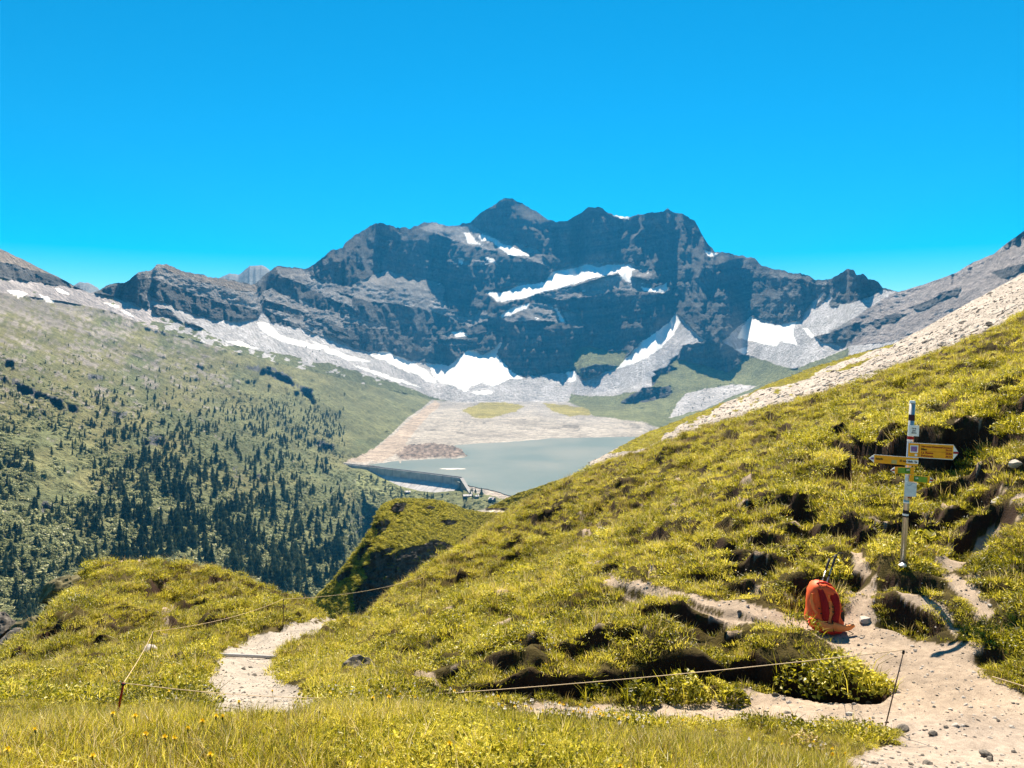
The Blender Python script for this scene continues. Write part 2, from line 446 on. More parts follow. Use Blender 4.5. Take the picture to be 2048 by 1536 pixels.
snow_polys = [
  ('broad bright glacier shelf slanting across the middle of the massif', Z2([(1090, 600), (1190, 600), (1300, 555), (1430, 540), (1480, 475), (1600, 460), (1680, 435), (1750, 450), (1830, 430), (1930, 440), (1960, 470), (1900, 480), (1780, 500), (1620, 545), (1500, 580), (1400, 600), (1300, 640), (1160, 655)])),
  ('big fan of snow spilling from the cliff foot above the lake flats', Z2([(735, 1010), (870, 1030), (930, 980), (980, 940), (1020, 940), (1070, 965), (1110, 945), (1140, 920), (1165, 890), (1178, 895), (1150, 965), (1180, 1010), (1240, 1060), (1310, 1105), (1220, 1110), (1130, 1150), (1070, 1130), (1000, 1150), (970, 1185), (900, 1150), (800, 1120), (770, 1060)])),
  ('snow bowl under the dark wall right of the talus cone', Z3([(730, 610), (780, 640), (860, 655), (920, 640), (950, 630), (930, 690), (950, 750), (870, 730), (850, 755), (800, 750), (740, 730), (660, 715), (680, 670)])),
  ('narrow snow strip down the left edge of the talus cone', Z3([(370, 598), (335, 640), (260, 690), (200, 735), (125, 810), (85, 865), (200, 825), (295, 765), (350, 705), (388, 640)])),
  ('long snow streak along the cliff foot left of the snow fan', Z2([(460, 945), (500, 945), (640, 1000), (740, 1055), (800, 1130), (740, 1122), (690, 1080), (600, 1050), (490, 1000), (440, 985), (380, 950), (450, 970)])),
  ('thin lower snow streak on the grey scree left of the fan', Z2([(310, 1020), (450, 1065), (640, 1130), (740, 1165), (500, 1105), (350, 1045)])),
  ('snow patch high on the shelf below the pointed summit, upper piece', Z2([(960, 250), (990, 248), (1030, 300), (1070, 322), (980, 312)])),
  ('snow patch on the shelf below the pointed summit, wider middle piece', Z2([(1040, 265), (1080, 260), (1150, 290), (1190, 320), (1250, 340), (1345, 382), (1230, 388), (1170, 345), (1120, 300), (1060, 298)])),
  ('small snow wedge just below the glacier shelf', Z2([(1165, 742), (1230, 690), (1345, 662), (1330, 692), (1230, 732), (1180, 748)])),
  ('small snow tongue at the right end of the glacier shelf', Z2([(1865, 478), (1945, 468), (1935, 545), (1890, 522)])),
  ('snow patch on a ledge right of the glacier shelf', Z3([(200, 470), (260, 475), (320, 448), (328, 480), (300, 497), (210, 488)])),
  ('small snow patch in the dark lower wall above the fan', Z2([(885, 832), (940, 822), (985, 852), (920, 868)])),
  ('white snow cap on the skyline between the two right summits', Z3([(55, 118), (100, 120), (150, 130), (140, 140), (80, 136)])),
  ('snow scrap on the skyline notch right of the blocky summit', Z3([(500, 290), (540, 300), (570, 305), (545, 322), (515, 312)])),
  ('thin snow patch under the fan at the edge of the flats', Z2([(1000, 1180), (1100, 1168), (1135, 1185), (1040, 1202)])),
  ('small snow tooth at the cliff foot right of the fan', Z2([(1555, 1068), (1605, 1062), (1612, 1110), (1580, 1132)])),
  ('short snow bar on the grey ridge flank right of the bowl', Z3([(978, 670), (1000, 666), (1037, 705), (1020, 714)])),
  ('small round snow patch on the scree below the bowl', Z3([(655, 770), (700, 762), (718, 785), (690, 796)])),
  ('long pale snow band under the cliffs right of the left peak', Z1([(1500, 770), (1560, 775), (1640, 850), (1760, 880), (1900, 930), (1840, 935), (1700, 900), (1600, 870), (1530, 820)])),
  ('broken snow streak low on the scree left of the long streaks', Z2([(60, 880), (180, 930), (330, 985), (420, 1010), (300, 1000), (150, 950)])),
  ('pale snow strip on the scree below the left peak', Z1([(1320, 880), (1400, 885), (1520, 930), (1450, 925), (1380, 905)])),
  ('snow streak hugging the foot of the left peak', Z1([(700, 700), (740, 710), (790, 745), (750, 735)])),
  ('snow patch on the far left ridge below its dark band', Z1([(40, 588), (110, 590), (160, 610), (110, 626), (60, 605)])),
  ('snow streaks on the scree of the far left ridge', Z1([(230, 608), (262, 620), (335, 668), (275, 658)])),
  ('small snow patch in the hollow near the left notch', Z1([(325, 572), (400, 598), (405, 616), (345, 602)])),
  ('snow scrap under the dark knob left of the peak', Z1([(605, 660), (690, 672), (700, 690), (640, 680)])),
  ('snow gully hanging in the rock above the glacier ledge', Z2([(1075, 390), (1120, 400), (1150, 430), (1110, 425)])),
  ('little snow triangle on the dark face under the upper shelf', Z2([(920, 398), (965, 402), (950, 440), (935, 432)])),
  ('narrow snow couloir in the brown ledge below the glacier', Z2([(1490, 690), (1508, 695), (1550, 780), (1530, 775)])),
]
WX2 = PX + 2.5 * fbm(PX / 12, PY / 10, 3, 41) + 1.2 * fbm(PX / 4, PY / 4, 2, 45)
WY2 = PY + 2.2 * fbm(PX / 12, PY / 9, 3, 51) + 1.2 * fbm(PX / 4, PY / 4, 2, 55)
for i, (lab, poly) in enumerate(snow_polys):
    k = inpoly(WX2, WY2, poly)
    S[k] = np.minimum(S[k], .46 if i in (0, 1) else .5); SN[k] = i; MT[k] = SNOW
small = ss(.62, .7, fbm(PX / 16, PY / 7, 4, 77)) * (MT == RGREY) * (PX > 850) * (PX < 1420)
MT[small > .5] = SNOW
SN[(MT == SNOW) & (SN < 0)] = 99

# strata: bands of cliff and ledge that dip right on the left wing and rise to the right beyond the glacier
dip = np.interp(cpx, [-400, 300, 800, 950, 1150, 1350, 2420], [.40, .45, .36, .12, -.10, -.22, -.45])
wst = PY - np.cumsum(dip * (cpx[1] - cpx[0]))[:, None]
stra = .65 * vn(PX / 120, wst / 11, 61) + .45 * vn(PX / 50, wst / 5.0, 62) + .30 * fbm(PX / 22, PY / 16, 3, 63) + .4 * vn(PX / 75, wst / 2.7, 67)
rk = (MT == ROCK).astype(float)
S = S * np.exp(np.where(MT == ROCK, 1.45 * stra + .12, np.where(MT == RGREY, .7 * stra + 1.1 * fbm(PX / 12, wst / 4.5, 3, 64), .10 * fbm(PX / 20, PY / 20, 3, 65))))
fanc = ss(800, 860, PX) * (1 - ss(1060, 1120, PX)) * ss(600, 660, PY) * (1 - ss(745, 770, PY)) * (MT == ROCK)
S = S * (1 - fanc) + np.minimum(S, 1.22) * fanc
S = np.clip(S, .08, 7)
S = blur(blur(S, .8, 0), .6, 1)
lb = np.log(D_b)
lb = blur(blur(lb, 2.5, 0), 2.0, 1) if False else lb
dt = np.diff(T, axis=1, prepend=T[:, :1])
inc = np.where(below, 0, dt / np.maximum(S - T, .12))
cum = np.cumsum(inc, 1)
r0 = np.clip((PY >= L1).sum(1) - 1, 0, NR - 1)
lb0 = lb[np.arange(NC), r0][:, None]
LD = np.where(below, lb, lb0 + cum)
up = (~below)
def at_row(c, y): return np.interp(y, PY[c][::-1], LD[c][::-1])
cs = int(np.searchsorted(cpx, 1297))
off = np.mean([at_row(c, 620.) for c in range(cs - 16, cs - 6)]) - np.mean([at_row(c, 620.) for c in range(cs + 6, cs + 16)])
LD = LD + np.where(PX > 1297, off * (1 - ss(1297, 1800, PX)), 0)
sm = blur(LD, 7.0, 0)
LD = np.where(up, LD * .28 + sm * .72, LD)
fl = below & (wsh < .5)
sm2 = blur(blur(LD, 3, 0), 2, 1)
nodam = 1 - wf
LD = np.where(below, LD * (1 - .8 * nodam * (PX < 1290)) + sm2 * (.8 * nodam * (PX < 1290)), LD)
def lay(c0): return np.interp(PY[c], PY[c0][::-1], LD[c0][::-1])
for c in range(cs - 5, cs + 6):
    u = (c - cs + 6) / 12.
    LD[c] = lay(cs - 6) * (1 - u) + lay(cs + 6) * u
# relief: gullies and buttresses in the walls, hummocks on the valley slope
gul = ridge(PX / 42 + .35 * fbm(PX / 60, PY / 40, 2, 71), PY / 150, 4, 72)
edge = ss(0, .06, 1 - vv)[None, :] 
LD = LD + rk * up * edge * (-.015 * gul + .0055 * ridge(PX / 13, PY / 22, 3, 73))
LD = LD + up * edge * ((MT == RGREY) * .0032 * fbm(PX / 9, PY / 6, 3, 74) + (MT == SCREE) * .0012 * ridge(PX / 12, PY / 90, 3, 75))
f1w = fl * (1 - wf)
LD = LD + f1w * (.022 * fbm(PX / 110, PY / 45, 3, 81) + .010 * ridge(PX / 42 + PY / 60, PY / 22, 3, 82) + .0055 * fbm(PX / 9, PY / 7, 3, 83))
rib = ridge((PY - .45 * PX) / 7 + .5 * fbm(PX / 30, PY / 30, 2, 86), (PX + .45 * PY) / 46, 3, 85)
LD = LD + f1w * .0075 * rib * ss(980, 700, PY)
# rock steps on the valley slope: lip line, drop in pixels, strength
for lip, h, a in [(Z1([(0, 1085), (60, 1095), (200, 1170), (330, 1215), (460, 1265)]), 16, .055), (Z1([(1430, 1028), (1560, 1025), (1700, 1095), (1850, 1185)]), 17, .05),
                  (Z1([(0, 985), (90, 1000)]), 10, .04), ([(-60, 880), (30, 890), (45, 930)], 40, .02), ([(85, 1000), (125, 1010)], 25, .02), ([(285, 875), (330, 870)], 18, .05), ([(455, 938), (480, 930)], 14, .03),
                  ([(485, 935), (540, 955)], 10, .03), (Z1([(520, 1080), (600, 1085)]), 9, .03), (Z1([(200, 1330), (310, 1345)]), 10, .03), (Z1([(660, 1295), (740, 1300)]), 12, .03),
                  ([(630, 880), (668, 890)], 10, .03), ([(-60, 1040), (40, 1060), (55, 1120)], 60, .02)]:
    lp = np.array(lip)
    yl = np.interp(PX, lp[:, 0], lp[:, 1])
    w = ss(lp[0, 0] - 8, lp[0, 0] + 8, PX) * (1 - ss(lp[-1, 0] - 8, lp[-1, 0] + 8, PX))
    q = (PY + 4 * fbm(PX / 14, PY / 14, 3, 91) - yl)
    w = w * ss(-.35, .25, fbm(PX / 22, PY / 30, 3, 93))
    LD = LD + f1w * w * a * ss(0, h, q) * (1 - ss(h * 1.1, h * 3.5, q))
    MT[(w > .4) & (q > 0) & (q < h) & fl] = ROCK
# island / shore roughness
Df = np.exp(LD)
FV = np.stack([AX * Df, Df, T * Df], -1)
isl = inpoly(WX, WY, [(790, 905), (800, 893), (840, 888), (890, 889), (925, 900), (933, 912), (905, 917), (850, 917), (800, 922)])
FV[..., 2] += isl * (2 + 4 * np.abs(fbm(PX / 7, PY / 3.5, 3, 95)))

# ground colours (dry albedo of each cover)
fc = np.zeros(PX.shape + (3,))
n1 = fbm(PX / 18, PY / 9, 4, 101); n2 = fbm(PX / 5, PY / 3, 3, 103); n3 = fbm(PX / 70, PY / 40, 3, 105)
def setc(mask, c, v=.12, nz=None):
    nn = n1 * .6 + n2 * .6 if nz is None else nz
    fc[mask] = (np.array(c)[None, :] * (1 + v * nn[mask])[:, None])
setc(MT == ROCK, (.105, .105, .108), .50, stra * .8 + n2 * .6)
setc(MT == RGREY, (.25, .235, .23), .35, stra * .5 + n2 * .7)
setc(MT == BROWN, (.24, .20, .17), .15)
setc(MT == SCREE, (.47, .45, .455), .12, ridge(PX / 10, PY / 80, 3, 107) * .7 + n2 * .4)
setc(MT == GRASS, (.155, .165, .075), .25)
setc(MT == MUD, (.62, .56, .49), .07)
setc(MT == SNOW, (.86, .85, .83), .03)
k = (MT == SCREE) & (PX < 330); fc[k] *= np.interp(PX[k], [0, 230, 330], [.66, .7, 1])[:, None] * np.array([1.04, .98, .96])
# right ridge: brownish grey
k = (PX > 1700) & (MT == RGREY); fc[k] *= np.array([1.0, .94, .93])
# valley slope: rock ribs and grass
fl2 = (MT == FOREST)
hgt = np.clip((PY - 560) / 500, 0, 1)
gr = np.array([.165, .158, .070]); gr2 = np.array([.115, .128, .06]); rkc = np.array([.25, .225, .20])
ribs = ss(.05, .45, -.6 * rib + .5 * fbm(PX / 8, PY / 5, 3, 113) + .40 * (1 - ss(.1, .62, hgt)) - .25 * ss(.4, .8, hgt) - .9 * ss(420, 560, PX) * (PY < 900))
mixg = ss(-.3, .5, n3 + .6 * (hgt - .35))
base = gr * (1 - mixg[..., None]) + gr2 * mixg[..., None]
base = base * (1 + .25 * n2[..., None])
base = base * (1 - ribs[..., None]) + rkc * (1 + .25 * n1[..., None]) * ribs[..., None]
scr = ss(.55, 1.0, 1 - ss(560, 720, PY) + .35 * n1) * (PX < 420)
base = base * (1 - scr[..., None]) + np.array([.20, .18, .16]) * scr[..., None]
fc[fl2] = base[fl2]
# strip of pale shore under the forest, meadow on lake's left shore
k = fl2 & (PX > 480) & (PY < 880); fc[k] = (fc[k] * .5 + np.array([.175, .175, .08]) * .5)
foot = (wf > .5); fc[foot] = (np.array([.17, .18, .08]) * (1 + .4 * n2[..., None]))[foot]
# lake flats: dark wet silt, dry gravel fans and channels
fm = (MT == MUD) | (below & (wsh > .3) & (wf < .3) & (PX < 1300) & (MT != GRASS))
chan = ss(.72, .9, ridge(PX / 75 + .4 * n1, PY / 16 + .15 * n1, 3, 121)) * (PY < 868) * (PY > 806)
grey = ss(850, 800, PY + 18 * n3 + 10 * n1)
cm = np.array([.38, .345, .31]) * (1 - grey[..., None]) + np.array([.29, .275, .27]) * grey[..., None]
cm = cm * (1 - .45 * chan[..., None]) * (1 + .06 * n2[..., None])
fm |= (PX >= 1290) & (WY > np.interp(PX, [1290, 1350], [846, 866])) & (PX < 1420)
fc[fm] = cm[fm]
for poly in [Z2([(950, 1290), (1060, 1245), (1200, 1245), (1310, 1265), (1270, 1300), (1120, 1335), (1000, 1325)]), Z2([(1415, 1250), (1560, 1250), (1690, 1290), (1700, 1315), (1580, 1325), (1480, 1290)])]:
    k = inpoly(WX, WY, poly); fc[k] = (np.array([.27, .235, .075]) * (1 + .12 * n2[..., None]))[k]
fc[isl] = (np.array([.21, .165, .14]) * (1 + .9 * n2[..., None]))[isl]
bank = inpoly(WX, WY, [(690, 924), (760, 890), (800, 860), (830, 830), (870, 800), (880, 810), (840, 850), (800, 905), (760, 925)])
fc[bank] = (np.array([.38, .31, .255]) * (1 + .08 * n2[..., None]))[bank]
sh2 = inpoly(WX, WY, [(955, 988), (985, 980), (1040, 998), (1090, 1010), (1000, 1012), (975, 1000)])
fc[sh2] = (.42, .36, .31)
k = (PX > 922) & (PX < 1100) & (WY > np.interp(PX, [920, 955, 985, 1040, 1100], [972, 985, 991, 1007, 1020])); fc[k] = (np.array([.17, .175, .075]) * (1 + .35 * n2[..., None]))[k]
# zig-zag trail on the valley slope
def near_line(px, py, pts):
    d = np.full(px.shape, 1e9)
    for (x0, y0), (x1, y1) in zip(pts[:-1], pts[1:]):
        dx, dy = x1 - x0, y1 - y0
        u = np.clip(((px - x0) * dx + (py - y0) * dy) / (dx * dx + dy * dy), 0, 1)
        d = np.minimum(d, np.hypot(px - x0 - u * dx, py - y0 - u * dy))
    return d
trail = near_line(PX, PY, [(742, 1026), (704, 1042), (735, 1046), (740, 1056), (705, 1065), (688, 1080), (693, 1105), (700, 1120)]) < 1.6
fc[trail & fl2] = (.42, .38, .30)

# split into the pieces of the setting
fid = np.zeros((NC - 1, NR - 1), int)            # 0 massif 1 valley slope 2 lake flats 3 right ridge / moraine 4 left ridge
sn_f = SN[:-1, :-1]
pxf, pyf = PX[:-1, :-1], PY[:-1, :-1]
upf = ~below[:-1, :-1]
fid[~upf & (wsh[:-1, :-1] <= .5)] = 1
fid[~upf & (wsh[:-1, :-1] > .5)] = 2
fid[(wf[:-1, :-1] > .5)] = 1
fid[upf & (pxf < 190)] = 4
mo = inpoly(pxf, pyf, Z3([(-150, 990), (0, 1000), (240, 960), (320, 865), (380, 815), (395, 752), (470, 738), (560, 762), (690, 800), (800, 825), (940, 870), (1200, 760), (1200, 1300), (-150, 1300)]))
fid[upf & mo] = 3
rr = inpoly(pxf, pyf, Z3([(1080, 480), (1365, 470), (1440, 470), (2060, 150), (3200, -700), (3200, 700), (1500, 760), (1180, 780), (1000, 860)]))
fid[upf & rr] = 5
trf = (trail & fl2)[:-1, :-1]
fid[trf] = 6
names = {0: 'mountain_massif', 1: 'valley_slope', 2: 'lake_flats', 3: 'moraine_hill', 4: 'left_mountain', 5: 'right_mountain', 6: 'trail'}
labs = {0: 'dark blue rock massif with three summits and banded cliffs', 1: 'wooded valley slope of turf and rock ribs', 2: 'pale dried mud flats around the lake',
        3: 'pale green moraine hill at the foot of the massif', 4: 'brown scree ridge at the left edge', 5: 'grey scree ridge rising to the right edge', 6: 'pale zigzag trail down the wooded slope'}
for i, nme in names.items():
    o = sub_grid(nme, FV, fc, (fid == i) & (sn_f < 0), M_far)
    if o: setp(o, labs[i], None, None, 'structure')
for i, (lab, _) in enumerate(snow_polys):
    o = sub_grid('snow_patch', FV, fc, sn_f == i, M_snow)
    if o: setp(o, lab, 'snow patch', 'snow patches on the mountains')
o = sub_grid('snow_scraps', FV, fc, sn_f == 99, M_snow)
if o: setp(o, 'many tiny snow scraps scattered over the rock ledges', 'snow', None, 'stuff')

# the back of the mountains, so that the range is solid
bk = FV[:, -1, :]
Bv = np.stack([bk, bk * np.array([1.06, 1.06, 1]) - np.array([0, 0, 60]), bk * np.array([1.5, 1.5, 0]) + np.array([0, 0, -500])], 1)
o = sub_grid('mountain_back', Bv, np.full(Bv.shape, .2), np.ones((NC - 1, 2), bool), M_far); setp(o, 'far side of the mountain range', None, None, 'structure')

def far_at(px, py):
    """bilinear position on the far terrain for photo points"""
    c = (np.asarray(px, float) - cpx[0]) / (cpx[1] - cpx[0])
    c0 = np.clip(np.floor(c).astype(int), 0, NC - 2); fc_ = c - c0
    yb_ = np.interp(px, cpx, ybt); ys_ = np.interp(px, cpx, ysk)
    lr_ = np.interp(px, cpx, Lr); py = np.asarray(py, float)
    r = np.where(py >= lr_, (py - yb_) / (lr_ - yb_) * RB, RB + (py - lr_) / (ys_ - lr_) * (NR - 1 - RB))
    r0_ = np.clip(np.floor(r).astype(int), 0, NR - 2); fr = np.clip(r - r0_, 0, 1)
    fc_ = fc_[..., None]; fr = fr[..., None]
    return (FV[c0, r0_] * (1 - fc_) * (1 - fr) + FV[c0 + 1, r0_] * fc_ * (1 - fr) + FV[c0, r0_ + 1] * (1 - fc_) * fr + FV[c0 + 1, r0_ + 1] * fc_ * fr)

# distant peaks seen through the gaps of the ridge
def back_peak(pts, D, label):
    xs = np.linspace(pts[0][0], pts[-1][0], 90)
    ys = lerp_line(pts, xs) + 1.0 * fbm(xs / 5, xs * 0, 3, 131)
    V = []
    for k, (dd, dy) in enumerate([(-.16, 70), (-.10, 40), (-.06, 22), (-.03, 9), (0, 0), (.1, 40)]):
        Dk = D * (1 + dd) * (1 + .012 * fbm(xs / 8, xs * 0 + k * 2.0, 3, 133) * (k != 4))
        V.append(np.stack([(xs - CX) / F * Dk, Dk, (HY - ys - dy) / F * Dk], -1))
    V = np.stack(V, 1)
    o = sub_grid('distant_peak', V, np.full(V.shape, .19) * np.array([.95, 1, 1.05]), np.ones((89, 5), bool), M_far)
    setp(o, label, None, None, 'structure')
back_peak([(425, 585), (437, 556), (458, 547), (478, 549), (499, 532), (523, 530), (536, 537), (575, 575)], 5600, 'blue distant peak behind the left ridge gap')
back_peak([(135, 590), (147, 571), (160, 564), (178, 566), (196, 576), (215, 600)], 5200, 'tiny blue distant peak in the left notch')

# lake water: one level sheet inside the traced shore
lake = [(768, 926), (790, 922), (840, 919), (880, 917.5), (910, 917.5), (930, 915), (934, 911), (925, 905), (922, 898), (905, 893), (912, 889.5), (960, 887), (1010, 884), (1060, 881),
        (1100, 877), (1170, 875), (1230, 874), (1300, 873), (1360, 872), (1400, 900), (1300, 960), (1200, 1000), (1110, 1010), (1060, 1002), (1035, 995), (1000, 985), (975, 978), (940, 972), (905, 960), (860, 950), (800, 940), (750, 932), (735, 929)]
def dense(poly, n=6):
    out = []
    for (x0, y0), (x1, y1) in zip(poly, poly[1:] + poly[:1]):
        for i in range(n):
            u = i / n; out.append((x0 + (x1 - x0) * u, y0 + (y1 - y0) * u))
    return out
lk = dense(lake)
ZW = -291.6
vw = []
for i, (x, y) in enumerate(lk):
    y = y + .6 * float(vn(i * .7, 0, 140)); x = x + 2 * float(vn(i * .6, 3, 141))
    D = ZW * F / (HY - y); vw.append(((x - CX) / F * D, D, ZW))
mw = bpy.data.meshes.new('lake_water'); mw.from_pydata(vw, [], [tuple(range(len(vw)))])
Mw, t_, N_, L_, b_ = mat('milky_lake_water')
b_.inputs['Base Color'].default_value = (.13, .16, .155, 1); b_.inputs['Roughness'].default_value = .35; b_.inputs['IOR'].default_value = 1.33
b_.inputs['Specular IOR Level'].default_value = .12
nz = N_.new('ShaderNodeTexNoise'); nz.inputs['Scale'].default_value = .12; nz.inputs['Detail'].default_value = 3
g_ = N_.new('ShaderNodeNewGeometry'); L_.new(g_.outputs['Position'], nz.inputs['Vector'])
bp_ = N_.new('ShaderNodeBump'); bp_.inputs['Strength'].default_value = .15; bp_.inputs['Distance'].default_value = .3
nz2 = N_.new('ShaderNodeTexNoise'); nz2.inputs['Scale'].default_value = .006; nz2.inputs['Detail'].default_value = 4; L_.new(g_.outputs['Position'], nz2.inputs['Vector'])
cr2 = N_.new('ShaderNodeValToRGB'); cr2.color_ramp.elements[0].color = (.105, .145, .145, 1); cr2.color_ramp.elements[1].color = (.165, .185, .175, 1); cr2.color_ramp.elements[0].position = .35; cr2.color_ramp.elements[1].position = .65
L_.new(nz2.outputs[0], cr2.inputs[0]); L_.new(cr2.outputs[0], b_.inputs['Base Color'])
L_.new(nz.outputs[0], bp_.inputs['Height']); L_.new(bp_.outputs[0], b_.inputs['Normal'])
mw.materials.append(Mw)
setp(obj('lake_water', mw), 'grey green milky water of the half empty reservoir', None, None, 'structure')

# ------------------------------------------------------------------ SPUR: rocky green knoll, saddle and shoulder in the middle distance
SPS = [(560, 1240), (620, 1205), (655, 1172), (680, 1143), (702, 1112), (725, 1082), (742, 1055), (750, 1030), (764, 1008), (785, 999), (805, 996), (856, 998), (885, 1002), (908, 1009), (930, 1018), (950, 1022), (966, 1019), (985, 1010),
       (1010, 998), (1037, 986), (1075, 974), (1106, 963), (1150, 950), (1250, 915), (1400, 860)]
spx = np.linspace(560, 1400, 520); sys_ = lerp_line(SPS, spx) + .8 * fbm(spx / 9, spx * 0, 3, 201)
syb = lerp_line([(560, 1330), (655, 1250), (709, 1245), (800, 1195), (900, 1130), (1000, 1065), (1070, 1020), (1200, 960), (1400, 900)], spx)
SR = 260
sv = np.linspace(0, 1, SR)
QX = np.repeat(spx[:, None], SR, 1); QY = syb[:, None] + (sys_ - syb)[:, None] * sv
QT = (HY - QY) / F
qx = QX + 4 * fbm(QX / 18, QY / 14, 3, 205); qy = QY + 4 * fbm(QX / 18, QY / 14, 3, 206)
def Z5(pts): return [(600 + x / 2.926, 800 + y / 2.926) for x, y in pts]
s2 = np.full(QX.shape, .55); sm_ = np.zeros(QX.shape, int)
wall = inpoly(qx, qy, Z5([(310, 1260), (320, 1120), (380, 1040), (370, 980), (450, 930), (560, 880), (640, 865), (720, 850), (780, 815), (840, 830), (900, 850), (960, 800), (1050, 820), (700, 1300)]))
for poly in [Z5([(520, 640), (560, 600), (620, 610), (600, 650), (560, 660)]), Z5([(440, 740), (480, 690), (530, 700), (500, 760), (450, 790)]), Z5([(400, 960), (420, 900), (520, 860), (560, 870), (450, 930)]), Z5([(330, 900), (400, 830), (420, 850), (370, 930), (330, 960)]),
             Z5([(820, 715), (860, 700), (920, 710), (900, 735), (850, 738)]), Z5([(720, 635), (760, 618), (795, 625), (760, 645)]), Z5([(210, 1040), (290, 980), (310, 1020), (230, 1080)])]:
    wall |= inpoly(qx, qy, poly)
s2[wall] = 3.2; sm_[wall] = 1
top = (QY < 1085) & (QX > 760) & ~wall; s2[top] = .32
sh = QX > 985; s2[sh & ~wall] = .42
road = inpoly(QX, QY, [(950, 1020.5), (962, 1017), (970, 1017), (972, 1020), (1025, 1020.5), (1060, 1019), (1060, 1026), (1015, 1025.5), (965, 1024)])
rock_cut = inpoly(QX, QY, [(969, 1015), (985, 1016.5), (1050, 1016), (1050, 1020), (972, 1020)])
sm_[road] = 2; sm_[rock_cut] = 3; s2[rock_cut] = 3; s2[road] = .06
s2 = s2 * np.exp(.5 * fbm(QX / 14, QY / 8, 3, 211) * (1 + .8 * wall))
dtq = np.diff(QT, axis=1, prepend=QT[:, :1])
Db_ = np.interp(spx, [560, 700, 800, 900, 960, 1000, 1100, 1400], [165, 150, 165, 205, 290, 335, 330, 300])[:, None]
lq = np.log(Db_) + np.cumsum(dtq / np.maximum(s2 - QT, .06), 1)
lq = .3 * lq + .7 * blur(lq, 3, 0)
lq += (.010 * ridge(QX / 22, QY / 26, 4, 213) * wall - .004 * fbm(QX / 12, QY / 7, 3, 214) - .0022 * fbm(QX / 4, QY / 2.6, 2, 215)) * ss(0, .05, 1 - sv)[None, :]
Dq = np.exp(lq)
QV = np.stack([(QX - CX) / F * Dq, Dq, QT * Dq], -1)
qc = np.zeros(QV.shape)
m1 = fbm(QX / 20, QY / 10, 4, 221); m2 = fbm(QX / 4, QY / 3, 3, 222)
qc[:] = np.array([.135, .125, .012]) * (1 + .22 * m1 + .3 * m2)[..., None]
qc[sm_ == 1] = (np.array([.075, .062, .05]) * (1 + .5 * m2[..., None]))[sm_ == 1]
qc[sm_ == 2] = (.52, .46, .38); qc[sm_ == 3] = (.14, .11, .09)
moss = wall & (m1 + m2 > .62); qc[moss] = (np.array([.10, .09, .018]) * (1 + .3 * m2[..., None]))[moss]
rf = (sm_ == 2)[:-1, :-1]
setp(sub_grid('knoll', QV, qc, ~rf, M_spur), 'rocky green knoll with dark cliff face below the dam', None, None, 'structure')
setp(sub_grid('path', QV, qc, rf, M_spur), 'short pale bend of gravel track behind the knoll', None, None, 'structure')
bq = QV[:, -1, :]
Bq = np.stack([bq, bq * 1.05 - np.array([0, 0, 6]), bq * 1.25 - np.array([0, 0, 70])], 1)
setp(sub_grid('knoll_back', Bq, np.full(Bq.shape, .1) * np.array([1.1, 1, .2]), np.ones((len(spx) - 1, 2), bool), M_spur), 'far side of the green knoll', None, None, 'structure')

# ------------------------------------------------------------------ SCREE SLOPE behind the hillside
SCS = [(1180, 925), (1230, 898), (1265, 880), (1300, 862), (1360, 840), (1430, 812), (1500, 785), (1560, 760), (1620, 737), (1700, 712), (1780, 690), (1850, 655), (1930, 610), (2000, 572), (2048, 546), (2200, 462), (2420, 335)]
scx = np.linspace(1180, 2420, 560); scs = lerp_line(SCS, scx) + 1.6 * fbm(scx / 16, scx * 0, 4, 301)
scb = lerp_line([(1180, 975), (1310, 915), (1500, 865), (1700, 795), (1860, 728), (2048, 652), (2420, 480)], scx)
RR = 220
rv = np.linspace(0, 1, RR)
GX = np.repeat(scx[:, None], RR, 1); GY = scb[:, None] + (scs - scb)[:, None] * rv
GT = (HY - GY) / F
iD = (1 / 68. * (1 - rv) + 1 / 150. * rv)[None, :] * np.ones_like(GX)
n_a = fbm(GX / 30, GY / 8, 4, 303); n_b = fbm((GX + 1.5 * GY) / 8, GY / 3.2, 3, 304)
Dg = 1 / iD * (1 + (.006 * n_a + .004 * ridge((GX + 2 * GY) / 20, GY / 6, 3, 305) + .003 * n_b) * ss(0, .05, 1 - rv)[None, :])
GV = np.stack([(GX - CX) / F * Dg, Dg, GT * Dg], -1)
def Z7(pts): return [(1500 + x / 3.737, 600 + y / 3.737) for x, y in pts]
wgx = GX + 10 * fbm(GX / 20, GY / 10, 3, 311); wgy = GY + 5 * fbm(GX / 20, GY / 10, 3, 312)
gsc = np.zeros(GX.shape, bool)
for poly in [Z7([(-60, 740), (0, 680), (220, 555), (480, 440), (760, 360), (860, 330), (900, 345), (700, 430), (560, 480), (430, 600), (220, 640), (0, 710)]),
             Z3([(60, 1270), (260, 1120), (520, 1010), (720, 950), (640, 1000), (560, 1060), (480, 1105), (360, 1150), (200, 1260)]),
             [(1620, 732), (1700, 708), (1790, 684), (1780, 694), (1700, 718), (1640, 738)], [(1650, 745), (1720, 722), (1760, 712), (1700, 735)]]:
    gsc |= inpoly(wgx, wgy, poly)
gsc |= (rv[None, :] < .12) | ((fbm(GX / 14, GY / 6, 3, 313) > .50) & (GX < 1600))
gc = np.array([.40, .35, .31]) * (1 + .18 * n_a + .22 * n_b)[..., None]
gc[gsc] = (np.array([.15, .135, .015]) * (1 + .3 * n_b[..., None]))[gsc]
setp(sub_grid('scree_slope', GV, gc, np.ones((559, 219), bool), M_screes), 'pale stony scree slope rising behind the grassy hillside', None, None, 'structure')
bg_ = GV[:, -1, :]
Bg = np.stack([bg_, bg_ * 1.06 - np.array([0, 0, 2]), bg_ * 1.5 - np.array([0, 0, 60])], 1)
